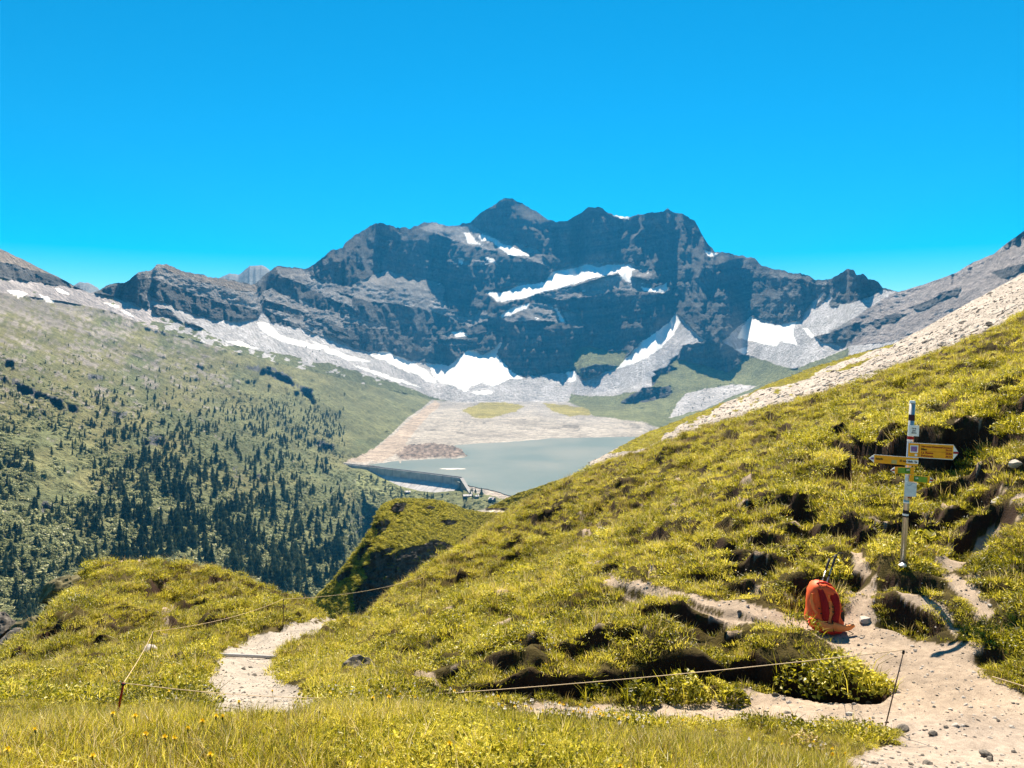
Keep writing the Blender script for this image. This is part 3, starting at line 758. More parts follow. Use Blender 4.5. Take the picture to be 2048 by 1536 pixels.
setp(sub_grid('scree_slope_back', Bg, np.full(Bg.shape, .3), np.ones((559, 2), bool), M_screes), 'far side of the scree slope', None, None, 'structure')

# ------------------------------------------------------------------ NEAR GROUND: bank, paths, hillside, left knoll (one height field)
CP = [(-400, 1536, 2.9), (0, 1536, 2.9), (500, 1536, 3.0), (1024, 1536, 3.1), (1400, 1536, 3.5), (1650, 1536, 4.4), (1850, 1536, 5.0), (2048, 1536, 5.2), (2400, 1536, 5.3),
      (-300, 1450, 4.6), (0, 1475, 4.1), (240, 1432, 5.2), (420, 1428, 5.3), (600, 1418, 5.2), (800, 1418, 5.3), (1000, 1436, 5.4), (1200, 1470, 5.5), (1500, 1474, 5.8), (1780, 1476, 6.1),
      (1200, 1424, 7.0), (1400, 1424, 6.9), (1600, 1428, 6.7), (1900, 1420, 6.5), (2048, 1420, 6.4), (2300, 1400, 6.4), (1700, 1300, 8.0), (1850, 1300, 7.8), (2000, 1340, 7.2), (1650, 1272, 8.5),
      (1805, 1132, 9.5), (1560, 1245, 8.8), (1300, 1187, 10.2), (1220, 1172, 10.8),
      (860, 1378, 7.6), (1020, 1350, 7.75), (1200, 1340, 7.8), (1350, 1296, 8.0), (1510, 1284, 8.1), (800, 1392, 7.4), (960, 1408, 7.2), (1100, 1406, 7.3), (1260, 1412, 7.3), (1400, 1398, 7.4), (1500, 1380, 7.55), (1640, 1392, 7.3), (700, 1352, 10.0), (600, 1332, 12), (560, 1327, 12.5),
      (900, 1302, 10.3), (900, 1202, 14.5), (800, 1252, 15), (770, 1240, 17.5), (665, 1264, 17), (640, 1288, 14.5), (1000, 1152, 16), (1100, 1252, 10.5), (1200, 1102, 14.5), (1400, 1102, 11.8), (1400, 1002, 15.5), (1600, 1102, 10.6),
      (1600, 1002, 12.3), (1600, 902, 17), (1300, 1002, 19), (1150, 1002, 28), (1850, 1092, 10), (1850, 1002, 11.5), (1850, 962, 12.5), (1850, 862, 13.6), (2048, 902, 11), (2048, 1100, 9.3),
      (2048, 1250, 8.0), (2250, 1000, 9.3), (2250, 800, 11), (1700, 832, 20), (2048, 752, 20), (1850, 762, 24),
      (1070, 988, 55), (1200, 928, 50), (1310, 884, 46), (1500, 834, 40), (1700, 764, 37), (1860, 696, 35), (2048, 620, 34), (2400, 445, 32),
      (720, 1218, 24), (800, 1164, 30), (900, 1099, 38), (1000, 1034, 48),
      (500, 1400, 8.2), (490, 1314, 12.5), (600, 1270, 16.5), (705, 1234, 22), (330, 1322, 12.5), (240, 1382, 9.5), (100, 1402, 8.5), (0, 1402, 8.0), (200, 1292, 14.5), (100, 1342, 11.5),
      (330, 1252, 17), (330, 1192, 22), (450, 1202, 21.5), (560, 1252, 17.5), (600, 1217, 21),
      (170, 1126, 26.5), (260, 1118, 27.5), (370, 1125, 28), (500, 1160, 27), (600, 1195, 25.5), (680, 1226, 24.5),
      (150, 1146, 24), (100, 1206, 20.5), (50, 1251, 18), (0, 1294, 16), (-150, 1405, 11)]
pts = [P3(*c) for c in CP]
for c in [(170, 1126, 26.5), (260, 1118, 27.5), (370, 1125, 28), (500, 1160, 27), (600, 1195, 25.5)]:
    p = P3(*c); pts.append(p * np.array([1.15, 1.15, 1]) - np.array([0, 0, 3.2])); pts.append(p * np.array([1.5, 1.5, 1]) - np.array([0, 0, 16]))
p = P3(690, 1229, 24.5); pts.append(p * np.array([1.2, 1.2, 1]) - np.array([0, 0, 3.0])); pts.append(p * np.array([1.8, 1.8, 1]) - np.array([1, 0, 14]))
for c in [(150, 1146, 24), (100, 1206, 20.5), (50, 1251, 18), (0, 1294, 16), (-150, 1405, 11)]:
    p = P3(*c); pts.append(p + np.array([-2.2, 1.0, -2.6])); pts.append(p + np.array([-8, 3, -14]))
for c in [(1070, 988, 55), (1200, 928, 50), (1310, 884, 46), (1500, 834, 40), (1700, 764, 37), (1860, 696, 35), (2048, 620, 34), (2400, 445, 32), (900, 1099, 38), (1000, 1034, 48)]:
    p = P3(*c); pts.append(p * np.array([1.25, 1.25, 1]) - np.array([0, 0, 1.8 + (p[1] > 45) * 1])); pts.append(p * np.array([1.9, 1.9, 1]) - np.array([0, 0, 14]))
for x in (-3, 0, 3): pts.append(np.array([x, .5, -1.62])); 
for x in (-3, 0, 2.0): pts.append(np.array([x, 1.6, -1.64]))
pts = np.array(pts)
def tps_fit(P, lam=.002):
    n = len(P); d = np.hypot(P[:, None, 0] - P[None, :, 0], P[:, None, 1] - P[None, :, 1])
    K = np.where(d > 0, d * d * np.log(d + 1e-12), 0) + lam * np.eye(n)
    A = np.zeros((n + 3, n + 3)); A[:n, :n] = K; A[:n, n] = 1; A[:n, n + 1:] = P[:, :2]; A[n:, :n] = A[:n, n:].T
    return np.linalg.solve(A, np.concatenate([P[:, 2], [0, 0, 0]]))
TW = tps_fit(pts)
def Hb(X, Y):
    X = np.asarray(X, float); Y = np.asarray(Y, float); o = TW[-3] + TW[-2] * X + TW[-1] * Y
    for i, p in enumerate(pts):
        d2 = (X - p[0]) ** 2 + (Y - p[1]) ** 2
        o = o + TW[i] * .5 * d2 * np.log(d2 + 1e-12)
    return o
def march(fn, px, py, y0=1.5, y1=95, n=1600):
    Y = np.geomspace(y0, y1, n); a = (px - CX) / F; t = (HY - py) / F
    z = fn(a * Y, Y) - t * Y
    k = np.argmax(z > 0)
    if z[k] <= 0: k = n - 1
    if k > 0:
        u = -z[k - 1] / (z[k] - z[k - 1] + 1e-9); y = Y[k - 1] + (Y[k] - Y[k - 1]) * min(max(u, 0), 1)
    else: y = Y[0]
    return np.array([a * y, y, t * y])

GA, GR = 800, 790
gu = np.linspace(-1, 1, GA); gax = .78 * gu + .55 * gu ** 7; gy = np.geomspace(1.0, 92, GR)
NX = gax[:, None] * gy[None, :]; NY = np.repeat(gy[None, :], GA, 0)
def rough(X, Y, bare):
    k = ss(5.5, 9, Y)
    hum = .13 * fbm(X * 1.25, Y * 1.1, 3, 511) + .11 * ridge(X * 1.7, Y * 1.5, 2, 513) + .03 * fbm(X * 7, Y * 7, 2, 515)
    big = .28 * fbm(X / 5.5, Y / 5.5, 3, 517) * ss(12, 30, Y)
    g = hum * (.25 + .75 * k) * np.clip(Y / 9, .35, 2.2) + big
    return g * (1 - .92 * bare) + bare * .012 * fbm(X * 10, Y * 10, 3, 519)
SIL = [(-80, 1340), (0, 1296), (60, 1252), (100, 1206), (150, 1146), (200, 1122), (260, 1116), (370, 1119), (430, 1133), (500, 1155), (600, 1193), (690, 1230), (724, 1232), (760, 1196), (800, 1165), (850, 1132), (900, 1099), (950, 1066), (1000, 1031),
       (1035, 1006), (1070, 988), (1106, 969), (1150, 948), (1200, 928), (1245, 908), (1283, 899), (1366, 865), (1448, 841), (1540, 812), (1622, 787), (1713, 761), (1796, 732), (1879, 699), (1954, 669), (2048, 624), (2300, 505), (2460, 430)]
col_px = CX + F * gax
t_des = (HY - lerp_line(SIL, col_px)) / F
far_rows = gy > 15
base_h = Hb(NX, NY); Z0_ = base_h + rough(NX, NY, np.zeros(NX.shape)); DLT = np.zeros(GA)
for _ in range(3):
    tt_ = (Z0_ + DLT[:, None] * NY * ss(9, 22, NY)) / NY; tf_ = np.where(far_rows[None, :], tt_, -9)
    dlt = (t_des - .10 / gy[tf_.argmax(1)] - tf_.max(1)) * ((col_px > -70) & (col_px < 2420))
    DLT = DLT + blur(dlt[:, None], 5, 0)[:, 0]
base_h = base_h + DLT[:, None] * NY * ss(9, 22, NY)
def Hb2(X, Y): return Hb(X, Y) + np.interp(np.asarray(X) / np.asarray(Y), gax, DLT) * Y * ss(9, 22, np.asarray(Y))

# eroded earth steps: lip line as seen in the photo, height and reach in metres
CUTS = [([(1630, 925), (1650, 888), (1720, 878), (1790, 874), (1830, 870), (1900, 864), (1935, 842), (2000, 836), (2100, 838)], .80, 2.6),
        ([(1700, 1052), (1720, 1045), (1790, 1040), (1840, 1042), (1880, 1060), (1935, 1064)], .38, 1.2),
        ([(1668, 1098), (1700, 1084)], .20, .5), ([(1755, 1198), (1800, 1206), (1850, 1222), (1908, 1246)], .36, .8),
        ([(850, 1382), (960, 1368), (1020, 1358), (1110, 1348), (1200, 1352), (1290, 1328), (1340, 1305), (1400, 1312), (1510, 1294), (1530, 1325), (1640, 1352), (1780, 1372)], .42, .5),
        ([(1235, 1174), (1330, 1190), (1450, 1216), (1570, 1247)], .10, .5), ([(1300, 1078), (1340, 1074), (1423, 1086)], .24, .6), ([(1262, 1104), (1300, 1108)], .22, .5),
        ([(1165, 1118), (1212, 1120)], .2, .6), ([(1465, 992), (1506, 1000)], .24, .8), ([(1508, 1016), (1535, 1012), (1570, 1000)], .36, .9), ([(1435, 1050), (1470, 1046)], .2, .6),
        ([(1868, 1036), (1950, 1028)], .22, .6), ([(1545, 872), (1575, 880)], .3, .8), ([(1600, 930), (1622, 950)], .2, .5), ([(1690, 870), (1725, 878)], .2, .6),
        ([(342, 1212), (404, 1210), (440, 1220)], .55, 1.6), ([(84, 1262), (105, 1250), (135, 1250), (172, 1268)], 1.7, 2.2), ([(118, 1204), (138, 1178), (172, 1150)], 1.3, 1.8), ([(20, 1305), (52, 1280), (78, 1256)], 1.0, 1.4), ([(186, 1278), (228, 1282)], .55, 1.2), ([(690, 1322), (726, 1330)], .34, .9),
        ([(815, 1325), (850, 1318)], .2, .6), ([(905, 1215), (930, 1212)], .25, .9), ([(1560, 1195), (1640, 1205)], .14, .4), ([(1480, 1110), (1530, 1116)], .2, .6), ([(1500, 1165), (1560, 1160)], .16, .5),
        ([(1700, 975), (1745, 985)], .18, .5), ([(1720, 1022), (1765, 1018)], .14, .4), ([(1640, 1150), (1735, 1150)], .24, .5), ([(1010, 1225), (1060, 1230)], .18, .6), ([(1130, 1300), (1180, 1305)], .18, .5),
        ([(960, 1320), (1010, 1325)], .2, .5), ([(1390, 1260), (1450, 1270)], .16, .5), ([(1240, 1265), (1290, 1270)], .15, .5), ([(0, 1360), (60, 1370)], .35, 1.0), ([(0, 1415), (40, 1420)], .3, .7),
        ([(1970, 1180), (2060, 1190)], .18, .5), ([(1980, 1300), (2060, 1330)], .2, .5), ([(760, 1300), (800, 1296)], .2, .6), ([(640, 1300), (680, 1310)], .12, .5),
        ([(700, 1150), (720, 1140)], .1, .3), ([(1745, 1165), (1900, 1175)], .16, .4)]
cut_geo = []
for lip, h, w in CUTS:
    cut_geo.append((np.array([march(Hb2, x, y)[:2] for x, y in lip]), h * (.78 if h > .4 else .8), w * .75))
r_ = np.random.default_rng(1234)
for _ in range(150):
    x, y = r_.uniform(740, 2080), 0
    y = r_.uniform(lerp_line([(740, 1250), (1000, 1060), (1300, 910), (1700, 800), (2100, 700)], x) + 10, lerp_line([(740, 1370), (1000, 1330), (1350, 1280), (1600, 1230), (1700, 1090), (2100, 1060)], x))
    if (near_line(np.array([x]), np.array([y]), [(1215, 1170), (1330, 1186), (1450, 1212), (1570, 1242), (1660, 1260), (1730, 1200), (1715, 1100)]) < 28)[0] or near_line(np.array([x]), np.array([y]), [(2080, 985), (1985, 1030), (1950, 1080), (1880, 1140), (1990, 1245)])[0] < 26: continue
    p = march(Hb2, x, y); L_ = r_.uniform(.18, .6) * (1 + p[1] / 40); a_ = r_.uniform(-.5, .3)
    dv = np.array([math.cos(a_), math.sin(a_)]) * L_
    h_ = r_.uniform(.08, .24) * (1 + p[1] / 50)
    cut_geo.append((np.array([p[:2] - dv, p[:2] + np.array([0, r_.uniform(-.1, .1)]), p[:2] + dv]), h_, h_ * r_.uniform(1.8, 3.0)))
cut_geo = [g for g in cut_geo if g[0][:, 1].max() < 85]
def carve(X, Y):
    C_ = np.zeros(X.shape)
    for k, (L, h, w) in enumerate(cut_geo):
        m = (X > L[:, 0].min() - w - .5) & (X < L[:, 0].max() + w + .5) & (Y > L[:, 1].min() - w - .6) & (Y < L[:, 1].max() + .8)
        if not m.any(): continue
        x = X[m] + .10 * w * fbm(X[m] * 3, Y[m] * 3, 2, 400 + k); y = Y[m] + .16 * w * fbm(X[m] * 2.2, Y[m] * 2.2, 3, 430 + k)
        best = np.full(x.shape, 1e9); sd = np.zeros(x.shape); tt = np.zeros(x.shape)
        seg = np.hypot(*(L[1:] - L[:-1]).T); tot = seg.sum(); acc = 0
        for i in range(len(L) - 1):
            dx, dy = L[i + 1] - L[i]; l = seg[i] + 1e-9
            u = ((x - L[i, 0]) * dx + (y - L[i, 1]) * dy) / l ** 2; uc = np.clip(u, 0, 1)
            d = np.hypot(x - L[i, 0] - uc * dx, y - L[i, 1] - uc * dy)
            cr = -(dx * (y - L[i, 1]) - dy * (x - L[i, 0])) / l
            b = d < best
            best = np.where(b, d, best); sd = np.where(b, np.where(cr > 0, d, -d), sd); tt = np.where(b, acc + np.clip(u, -.5, 1.5) * l, tt); acc += seg[i]
        e = min(.5 * w, .3 * tot)
        end = ss(-.3 * e, e, tt) * (1 - ss(tot - e, tot + .3 * e, tt))
        c = h * ss(0, .10 + .12 * h, sd) * (1 - ss(.35 * w, w, sd)) * end
        C_[m] = np.maximum(C_[m], c)
    return C_

DIRT = [[(1040, 1402), (1120, 1406), (1260, 1412), (1400, 1398), (1500, 1378), (1640, 1390), (1700, 1400), (1780, 1372), (1700, 1318), (1640, 1290), (1605, 1268), (1560, 1258), (1470, 1235), (1380, 1213), (1290, 1197), (1212, 1182),
         (1222, 1164), (1330, 1177), (1450, 1201), (1570, 1229), (1630, 1240), (1690, 1232), (1690, 1200), (1705, 1178), (1745, 1192), (1765, 1246), (1840, 1282), (1905, 1284), (1960, 1312), (1985, 1352),
         (2060, 1392), (2300, 1450), (2300, 1600), (1690, 1600), (1700, 1505), (1800, 1482), (1795, 1456), (1600, 1442), (1400, 1452), (1200, 1446), (1040, 1440), (1040, 1402)],
        [(1690, 1096), (1712, 1088), (1738, 1128), (1758, 1178), (1745, 1192), (1722, 1180), (1712, 1140)],
        [(2080, 968), (2080, 1005), (2010, 1045), (1985, 1085), (1960, 1105), (1905, 1140), (1880, 1150), (1850, 1132), (1905, 1105), (1935, 1075), (1950, 1040), (1990, 1010)],
        [(1880, 1150), (1905, 1145), (1950, 1190), (1995, 1240), (1985, 1255), (1935, 1210), (1895, 1180)],
        [(1790, 1186), (1850, 1196), (1905, 1230), (1930, 1262), (1915, 1275), (1900, 1244), (1850, 1220), (1800, 1206)],
        [(404, 1440), (402, 1370), (424, 1335), (434, 1308), (476, 1288), (530, 1270), (600, 1250), (660, 1234), (720, 1220), (722, 1236), (665, 1256), (602, 1281), (560, 1304), (546, 1324), (558, 1347), (576, 1372), (630, 1396), (640, 1440)]]
BARE = [(1735, 1033, 28, 8), (1680, 1062, 30, 8), (1485, 1013, 16, 9), (1530, 1054, 16, 8), (1185, 1140, 24, 10), (1490, 1085, 18, 7), (1570, 1085, 22, 7), (1620, 1075, 14, 6), (1330, 1098, 12, 4), (1590, 1130, 16, 7), (1085, 1145, 16, 5), (1160, 1155, 14, 5),
        (1520, 1180, 25, 5), (1010, 1262, 22, 6), (980, 1275, 18, 4), (338, 1225, 9, 14), (332, 1255, 8, 14), (1165, 1045, 7, 10), (1690, 965, 18, 5), (1935, 1300, 30, 10), (1900, 1010, 14, 5), (860, 1350, 25, 6), (930, 1345, 20, 6), (1000, 1340, 14, 5), (1460, 1300, 12, 5), (1600, 1160, 20, 5), (1660, 1010, 14, 5)]
for _ in range(70):
    x = r_.uniform(900, 2048); y = r_.uniform(lerp_line([(900, 1180), (1300, 960), (1700, 840), (2100, 760)], x), lerp_line([(900, 1330), (1350, 1280), (1600, 1230), (2100, 1200)], x))
    BARE.append((x, y, r_.uniform(5, 20), r_.uniform(2.5, 6)))
for (x, y) in [(245, 1128), (275, 1133), (305, 1142), (325, 1158), (333, 1175), (335, 1192), (336, 1208), (334, 1240), (332, 1272), (330, 1290)]: BARE.append((x, y, 8, 8))
def proj(X, Y, Z): return CX + F * X / Y, HY - F * Z / Y
def dirt_mask(X, Y, Z):
    px, py = proj(X, Y, Z)
    sc = np.clip(9.0 / Y, .3, 2.5)
    wx = px + sc * (14 * fbm(X * 2.2, Y * 2.2, 3, 501) + 6 * fbm(X * 9, Y * 9, 2, 502)); wy = py + sc * (4 * fbm(X * 2.2, Y * 2.2, 3, 503) + 1.5 * fbm(X * 9, Y * 9, 2, 504))
    m = np.zeros(X.shape, bool)
    for p in DIRT: m |= inpoly(wx, wy, p)
    b = np.zeros(X.shape, bool)
    for x, y, a, c in BARE: b |= ((wx - x) / a) ** 2 + ((wy - y) / c) ** 2 < 1
    return m, b
dm0, bm0 = dirt_mask(NX, NY, base_h)
bar = blur(blur(dm0.astype(float), 4, 0), 4, 1)
cv = carve(NX, NY)
NZ = base_h + rough(NX, NY, bar) - cv - .03 * bar
NV = np.stack([NX, NY, NZ], -1)
def Hgrid(X, Y):
    X = np.asarray(X, float); Y = np.asarray(Y, float)
    c = np.interp(X / Y, gax, np.arange(GA)); r = np.log(Y / gy[0]) / np.log(gy[1] / gy[0])
    c0 = np.clip(np.floor(c).astype(int), 0, GA - 2); r0 = np.clip(np.floor(r).astype(int), 0, GR - 2)
    u = np.clip(c - c0, 0, 1); v = np.clip(r - r0, 0, 1)
    return NZ[c0, r0] * (1 - u) * (1 - v) + NZ[c0 + 1, r0] * u * (1 - v) + NZ[c0, r0 + 1] * (1 - u) * v + NZ[c0 + 1, r0 + 1] * u * v
def hit(px, py): return march(Hgrid, px, py)
# normals -> bare earth where the step is steep
dc = np.gradient(NV, axis=0); dr = np.gradient(NV, axis=1)
nn = np.cross(dc, dr); nn /= np.linalg.norm(nn, axis=-1, keepdims=True) + 1e-12
dm, bm = dirt_mask(NX, NY, base_h)
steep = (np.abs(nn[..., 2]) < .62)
ppx, ppy = proj(NX, NY, NZ)
g1 = fbm(NX * 1.5, NY * 1.5, 4, 531); g2 = fbm(NX * 9, NY * 9, 3, 533)
nc = np.array([.055, .042, .012]) * (1 + .3 * g1 + .3 * g2)[..., None]
nc[bm] = (np.array([.30, .235, .175]) * (1 + .15 * g1 + .2 * g2)[..., None])[bm]
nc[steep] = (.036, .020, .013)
onp = dm & ~(np.abs(nn[..., 2]) < .78)
pc = np.array([.36, .285, .22]) * (1 + .10 * g1 + .10 * g2)[..., None]
grey_g = ss(1400, 1470, ppy) * (ppx > 1000); pc = pc * (1 - .3 * grey_g[..., None]) + np.array([.33, .30, .29]) * .3 * grey_g[..., None]
lp_ = (ppx < 760); pc[lp_] = (np.array([.33, .29, .25]) * (1 + .10 * g2[..., None]))[lp_]
nc[onp] = pc[onp]
pf = onp[:-1, :-1] & onp[1:, 1:]
left_f = (ppx[:-1, :-1] < 760) & (NY[:-1, :-1] > 7)
near_f = (NY[:-1, :-1] < 6.4) & ~pf & ~left_f
setp(sub_grid('path', NV, nc, pf & left_f, M_path), 'pale gravel path winding down to the saddle at left', None, None, 'structure')
setp(sub_grid('path', NV, nc, pf & ~left_f, M_path), 'beige earth path junction around the signpost and rucksack', None, None, 'structure')
setp(sub_grid('meadow_bank', NV, nc, near_f, M_ground), 'grassy bank at the bottom of the picture', None, None, 'structure')
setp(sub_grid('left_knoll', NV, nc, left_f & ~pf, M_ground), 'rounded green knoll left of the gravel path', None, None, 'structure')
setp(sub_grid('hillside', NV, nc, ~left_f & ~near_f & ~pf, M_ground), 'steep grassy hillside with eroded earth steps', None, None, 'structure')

# ------------------------------------------------------------------ plants
def unlinked(name): return bpy.data.collections.new(name)
def scatter(name, P, rot, scl, idx, coll, label, cat):
    me = bpy.data.meshes.new(name)
    me.vertices.add(len(P)); me.vertices.foreach_set('co', np.asarray(P, np.float32).ravel())
    a = me.attributes.new('rot', 'FLOAT_VECTOR', 'POINT'); a.data.foreach_set('vector', np.asarray(rot, np.float32).ravel())
    a = me.attributes.new('scl', 'FLOAT_VECTOR', 'POINT')
    scl = np.asarray(scl, np.float32)
    if scl.ndim == 1: scl = np.repeat(scl[:, None], 3, 1)
    a.data.foreach_set('vector', scl.ravel())
    a = me.attributes.new('idx', 'INT', 'POINT'); a.data.foreach_set('value', np.asarray(idx, np.int32))
    ng = bpy.data.node_groups.new(name, 'GeometryNodeTree')
    ng.interface.new_socket('Geometry', in_out='INPUT', socket_type='NodeSocketGeometry')
    ng.interface.new_socket('Geometry', in_out='OUTPUT', socket_type='NodeSocketGeometry')
    N = ng.nodes; L = ng.links
    gi = N.new('NodeGroupInput'); go = N.new('NodeGroupOutput')
    ip = N.new('GeometryNodeInstanceOnPoints'); ci = N.new('GeometryNodeCollectionInfo')
    ci.inputs['Collection'].default_value = coll; ci.inputs['Separate Children'].default_value = True; ci.inputs['Reset Children'].default_value = True
    def na(nm, ty):
        n = N.new('GeometryNodeInputNamedAttribute'); n.data_type = ty; n.inputs['Name'].default_value = nm; return n.outputs[0]
    L.new(gi.outputs[0], ip.inputs['Points']); L.new(ci.outputs[0], ip.inputs['Instance'])
    ip.inputs['Pick Instance'].default_value = True
    L.new(na('idx', 'INT'), ip.inputs['Instance Index']); L.new(na('rot', 'FLOAT_VECTOR'), ip.inputs['Rotation']); L.new(na('scl', 'FLOAT_VECTOR'), ip.inputs['Scale'])
    L.new(ip.outputs[0], go.inputs[0])
    o = obj(name, me); md = o.modifiers.new('scatter', 'NODES'); md.node_group = ng
    setp(o, label, cat, None, 'stuff')
    return o
def blades(n, h, spread, w, lean, seed, m, hv=.5):
    r = random.Random(seed); v = []; f = []
    for i in range(n):
        a = r.uniform(0, 6.283); d = spread * math.sqrt(r.random()); x, y = d * math.cos(a), d * math.sin(a)
        hh = h * r.uniform(1 - hv, 1.15); la = a + r.uniform(-1, 1); ll = lean * r.uniform(.2, 1.2) * hh
        wa = r.uniform(0, 6.283); wx, wy = math.cos(wa) * w * .5, math.sin(wa) * w * .5
        o = len(v)
        for k, (u, s) in enumerate([(0, 1), (.55, .85), (1, .12)]):
            cx = x + math.cos(la) * ll * u * u; cy = y + math.sin(la) * ll * u * u; cz = hh * (u - .25 * (ll / hh) * u * u)
            v += [(cx - wx * s, cy - wy * s, cz), (cx + wx * s, cy + wy * s, cz)]
        f += [(o, o + 1, o + 3, o + 2), (o + 2, o + 3, o + 5, o + 4)]
    return v, f
def leaves(n, R, hgt, ls, seed):
    r = random.Random(seed); v = []; f = []
    for i in range(n):
        a = r.uniform(0, 6.283); d = R * math.sqrt(r.random()); z = hgt * (1 - (d / R) ** 2) * r.uniform(.35, 1.05) + .01
        c = Vector((d * math.cos(a), d * math.sin(a), z)); q = Euler((r.uniform(-.9, .9), r.uniform(-.9, .9), r.uniform(0, 6.28))).to_matrix()
        l = ls * r.uniform(.6, 1.3); o = len(v)
        for x, y, zz in [(-.5, 0, 0), (0, -.32, .06), (.55, 0, -.05), (0, .32, .06)]:
            v.append(tuple(c + q @ Vector((x * l, y * l, zz * l))))
        f.append((o, o + 1, o + 2, o + 3))
    return v, f
def src(coll, name, parts):
    me = bpy.data.meshes.new(name); v = []; f = []; mi = []; ms = []
    for (pv, pf_), m in parts:
        o = len(v); v += pv; f += [tuple(i + o for i in q) for q in pf_]
        if m not in ms: ms.append(m)
        mi += [ms.index(m)] * len(pf_)
    me.from_pydata(v, [], f)
    for m in ms: me.materials.append(m)
    me.polygons.foreach_set('material_index', mi); me.update()
    o = bpy.data.objects.new(name, me); coll.objects.link(o); return o
C_turf = unlinked('turf_sources')
for i in range(4): src(C_turf, 'a_turf_%d' % i, [(blades(60, .085, .15, .008, 1.1, 600 + i, M_grass), M_grass), (blades(4, .20, .12, .005, .5, 640 + i, M_straw), M_straw), (leaves(18, .14, .05, .030, 650 + i), M_leafy)])
for i in range(4): src(C_turf, 'b_leafy_%d' % i, [(leaves(150, .18, .085, .030, 660 + i), M_leafy), (blades(30, .11, .16, .007, 1.0, 670 + i, M_grass), M_grass)])
for i in range(2): src(C_turf, 'c_dry_%d' % i, [(blades(16, .26, .12, .005, .5, 680 + i, M_straw), M_straw), (blades(24, .15, .13, .009, .8, 690 + i, M_grass), M_grass)])
for i in range(2): src(C_turf, 'd_tussock_%d' % i, [(leaves(300, .32, .17, .034, 760 + i), M_leafy), (blades(80, .18, .3, .008, .9, 765 + i, M_grass), M_grass)])
C_bank = unlinked('bank_sources')
for i in range(4): src(C_bank, 'a_grass_%d' % i, [(blades(26, .095, .07, .0046, 1.1, 700 + i, M_grass), M_grass), (blades(8, .11, .06, .0032, .7, 710 + i, M_straw), M_straw)])
for i in range(2): src(C_bank, 'b_tall_%d' % i, [(blades(10, .15, .05, .0036, .6, 720 + i, M_grass), M_grass), (blades(9, .17, .05, .003, .5, 730 + i, M_straw), M_straw)])
for i in range(2): src(C_bank, 'c_leafy_%d' % i, [(leaves(46, .08, .05, .022, 740 + i), M_leafy), (blades(12, .09, .07, .004, .8, 745 + i, M_grass), M_grass)])

dX = np.diff(gax)[:, None] * NY[:-1, :-1]; dY = np.diff(gy)[None, :]
area = dX * dY
def sample_ground(density, mask, seed):
    r = np.random.default_rng(seed)
    e = (area * density * mask)
    n = r.poisson(np.clip(e, 0, 50))
    c, k = np.nonzero(n); rep = n[c, k]; c = np.repeat(c, rep); k = np.repeat(k, rep)
    u = r.random(len(c)); v = r.random(len(c))
    Y = gy[k] + (gy[k + 1] - gy[k]) * v; X = (gax[c] + (gax[c + 1] - gax[c]) * u) * Y
    return np.stack([X, Y, Hgrid(X, Y)], -1), c, k
frame = np.abs(gax[:-1, None]) < np.interp(NY[:-1, :-1], [4, 12], [1.25, .82])
yy = NY[:-1, :-1]
grass_ok = ~(dm | (bm & (g2 > -.05)) | (steep & (g2 > -.5)))[:-1, :-1] & frame
# visible only: drop what lies far behind a crest
horizon_t = np.maximum.accumulate((NZ + .25) / NY, 1)[:-1, :-1]
vis = ((NZ + .3) / NY)[:-1, :-1] >= horizon_t - .012
def up_rot(n, seed, tilt=.25):
    r = np.random.default_rng(seed)
    return np.stack([r.normal(0, tilt, n), r.normal(0, tilt, n), r.uniform(0, 6.283, n)], -1)
def do_turf(name, mask, label, seed, leaf=.36):
    dens = np.interp(yy, [5, 8, 14, 25, 50, 90], [130, 105, 68, 42, 26, 10])
    clump = fbm(NX * 1.6, NY * 1.6, 3, 555)[:-1, :-1]
    dens = dens * np.clip(1.1 + 1.6 * clump, .5, 1.8)
    P, c, k = sample_ground(dens, mask, seed)
    r = np.random.default_rng(seed + 1)
    patch = fbm(P[:, 0] * .55, P[:, 1] * .55, 3, 551)
    leafy = r.random(len(P)) < np.clip(leaf + .9 * patch, .05, .9) * np.interp(P[:, 1], [8, 16, 40], [1, .8, .35])
    dry = (r.random(len(P)) < np.interp(P[:, 1], [6, 20, 45], [.06, .16, .5])) & ~leafy
    idx = np.where(leafy, 4 + r.integers(0, 4, len(P)), np.where(dry, 8 + r.integers(0, 2, len(P)), r.integers(0, 4, len(P))))
    big_ = r.random(len(P)) < .03
    idx = np.where(big_, 10 + r.integers(0, 2, len(P)), idx)
    s = np.interp(P[:, 1], [6, 12, 30, 60], [.75, 1.0, 1.25, 1.5]) * r.uniform(.6, 1.25, len(P)) * (1 + .35 * np.clip(patch, -.6, .6))
    # tufts shrink beside the trodden earth
    s *= 1 - .65 * np.clip(bar[c, k] * 1.3, 0, 1)
    P[:, 2] -= .01
    scatter(name, P, up_rot(len(P), seed + 2, .22), s, idx, C_turf, label, 'grass')
    return len(P)
mask_h = grass_ok & ~left_f & (yy > 6.0) & vis; mask_l = grass_ok & left_f & vis
n_h = do_turf('hillside_grass', mask_h, 'yellow green turf of grass and low leafy plants on the hillside', 901)
n_l = do_turf('knoll_grass', mask_l, 'yellow green turf covering the left knoll', 905, .22)
dens = np.interp(yy, [1, 4, 6, 7], [700, 620, 420, 300])
P, c, k = sample_ground(dens, grass_ok & ~left_f & (yy < 6.5) & (yy > 1.8), 911)
r_ = np.random.default_rng(912)
patch = fbm(P[:, 0] * .9, P[:, 1] * .9, 3, 561)
idx = np.where(r_.random(len(P)) < np.clip(.42 + 1.1 * patch, .08, .9), 6 + r_.integers(0, 2, len(P)), np.where(r_.random(len(P)) < .22, 4 + r_.integers(0, 2, len(P)), r_.integers(0, 4, len(P))))
bs_ = r_.uniform(.5, 1.05, len(P)) * np.interp(P[:, 1], [2.5, 4.2, 5.2], [1, .8, .5])
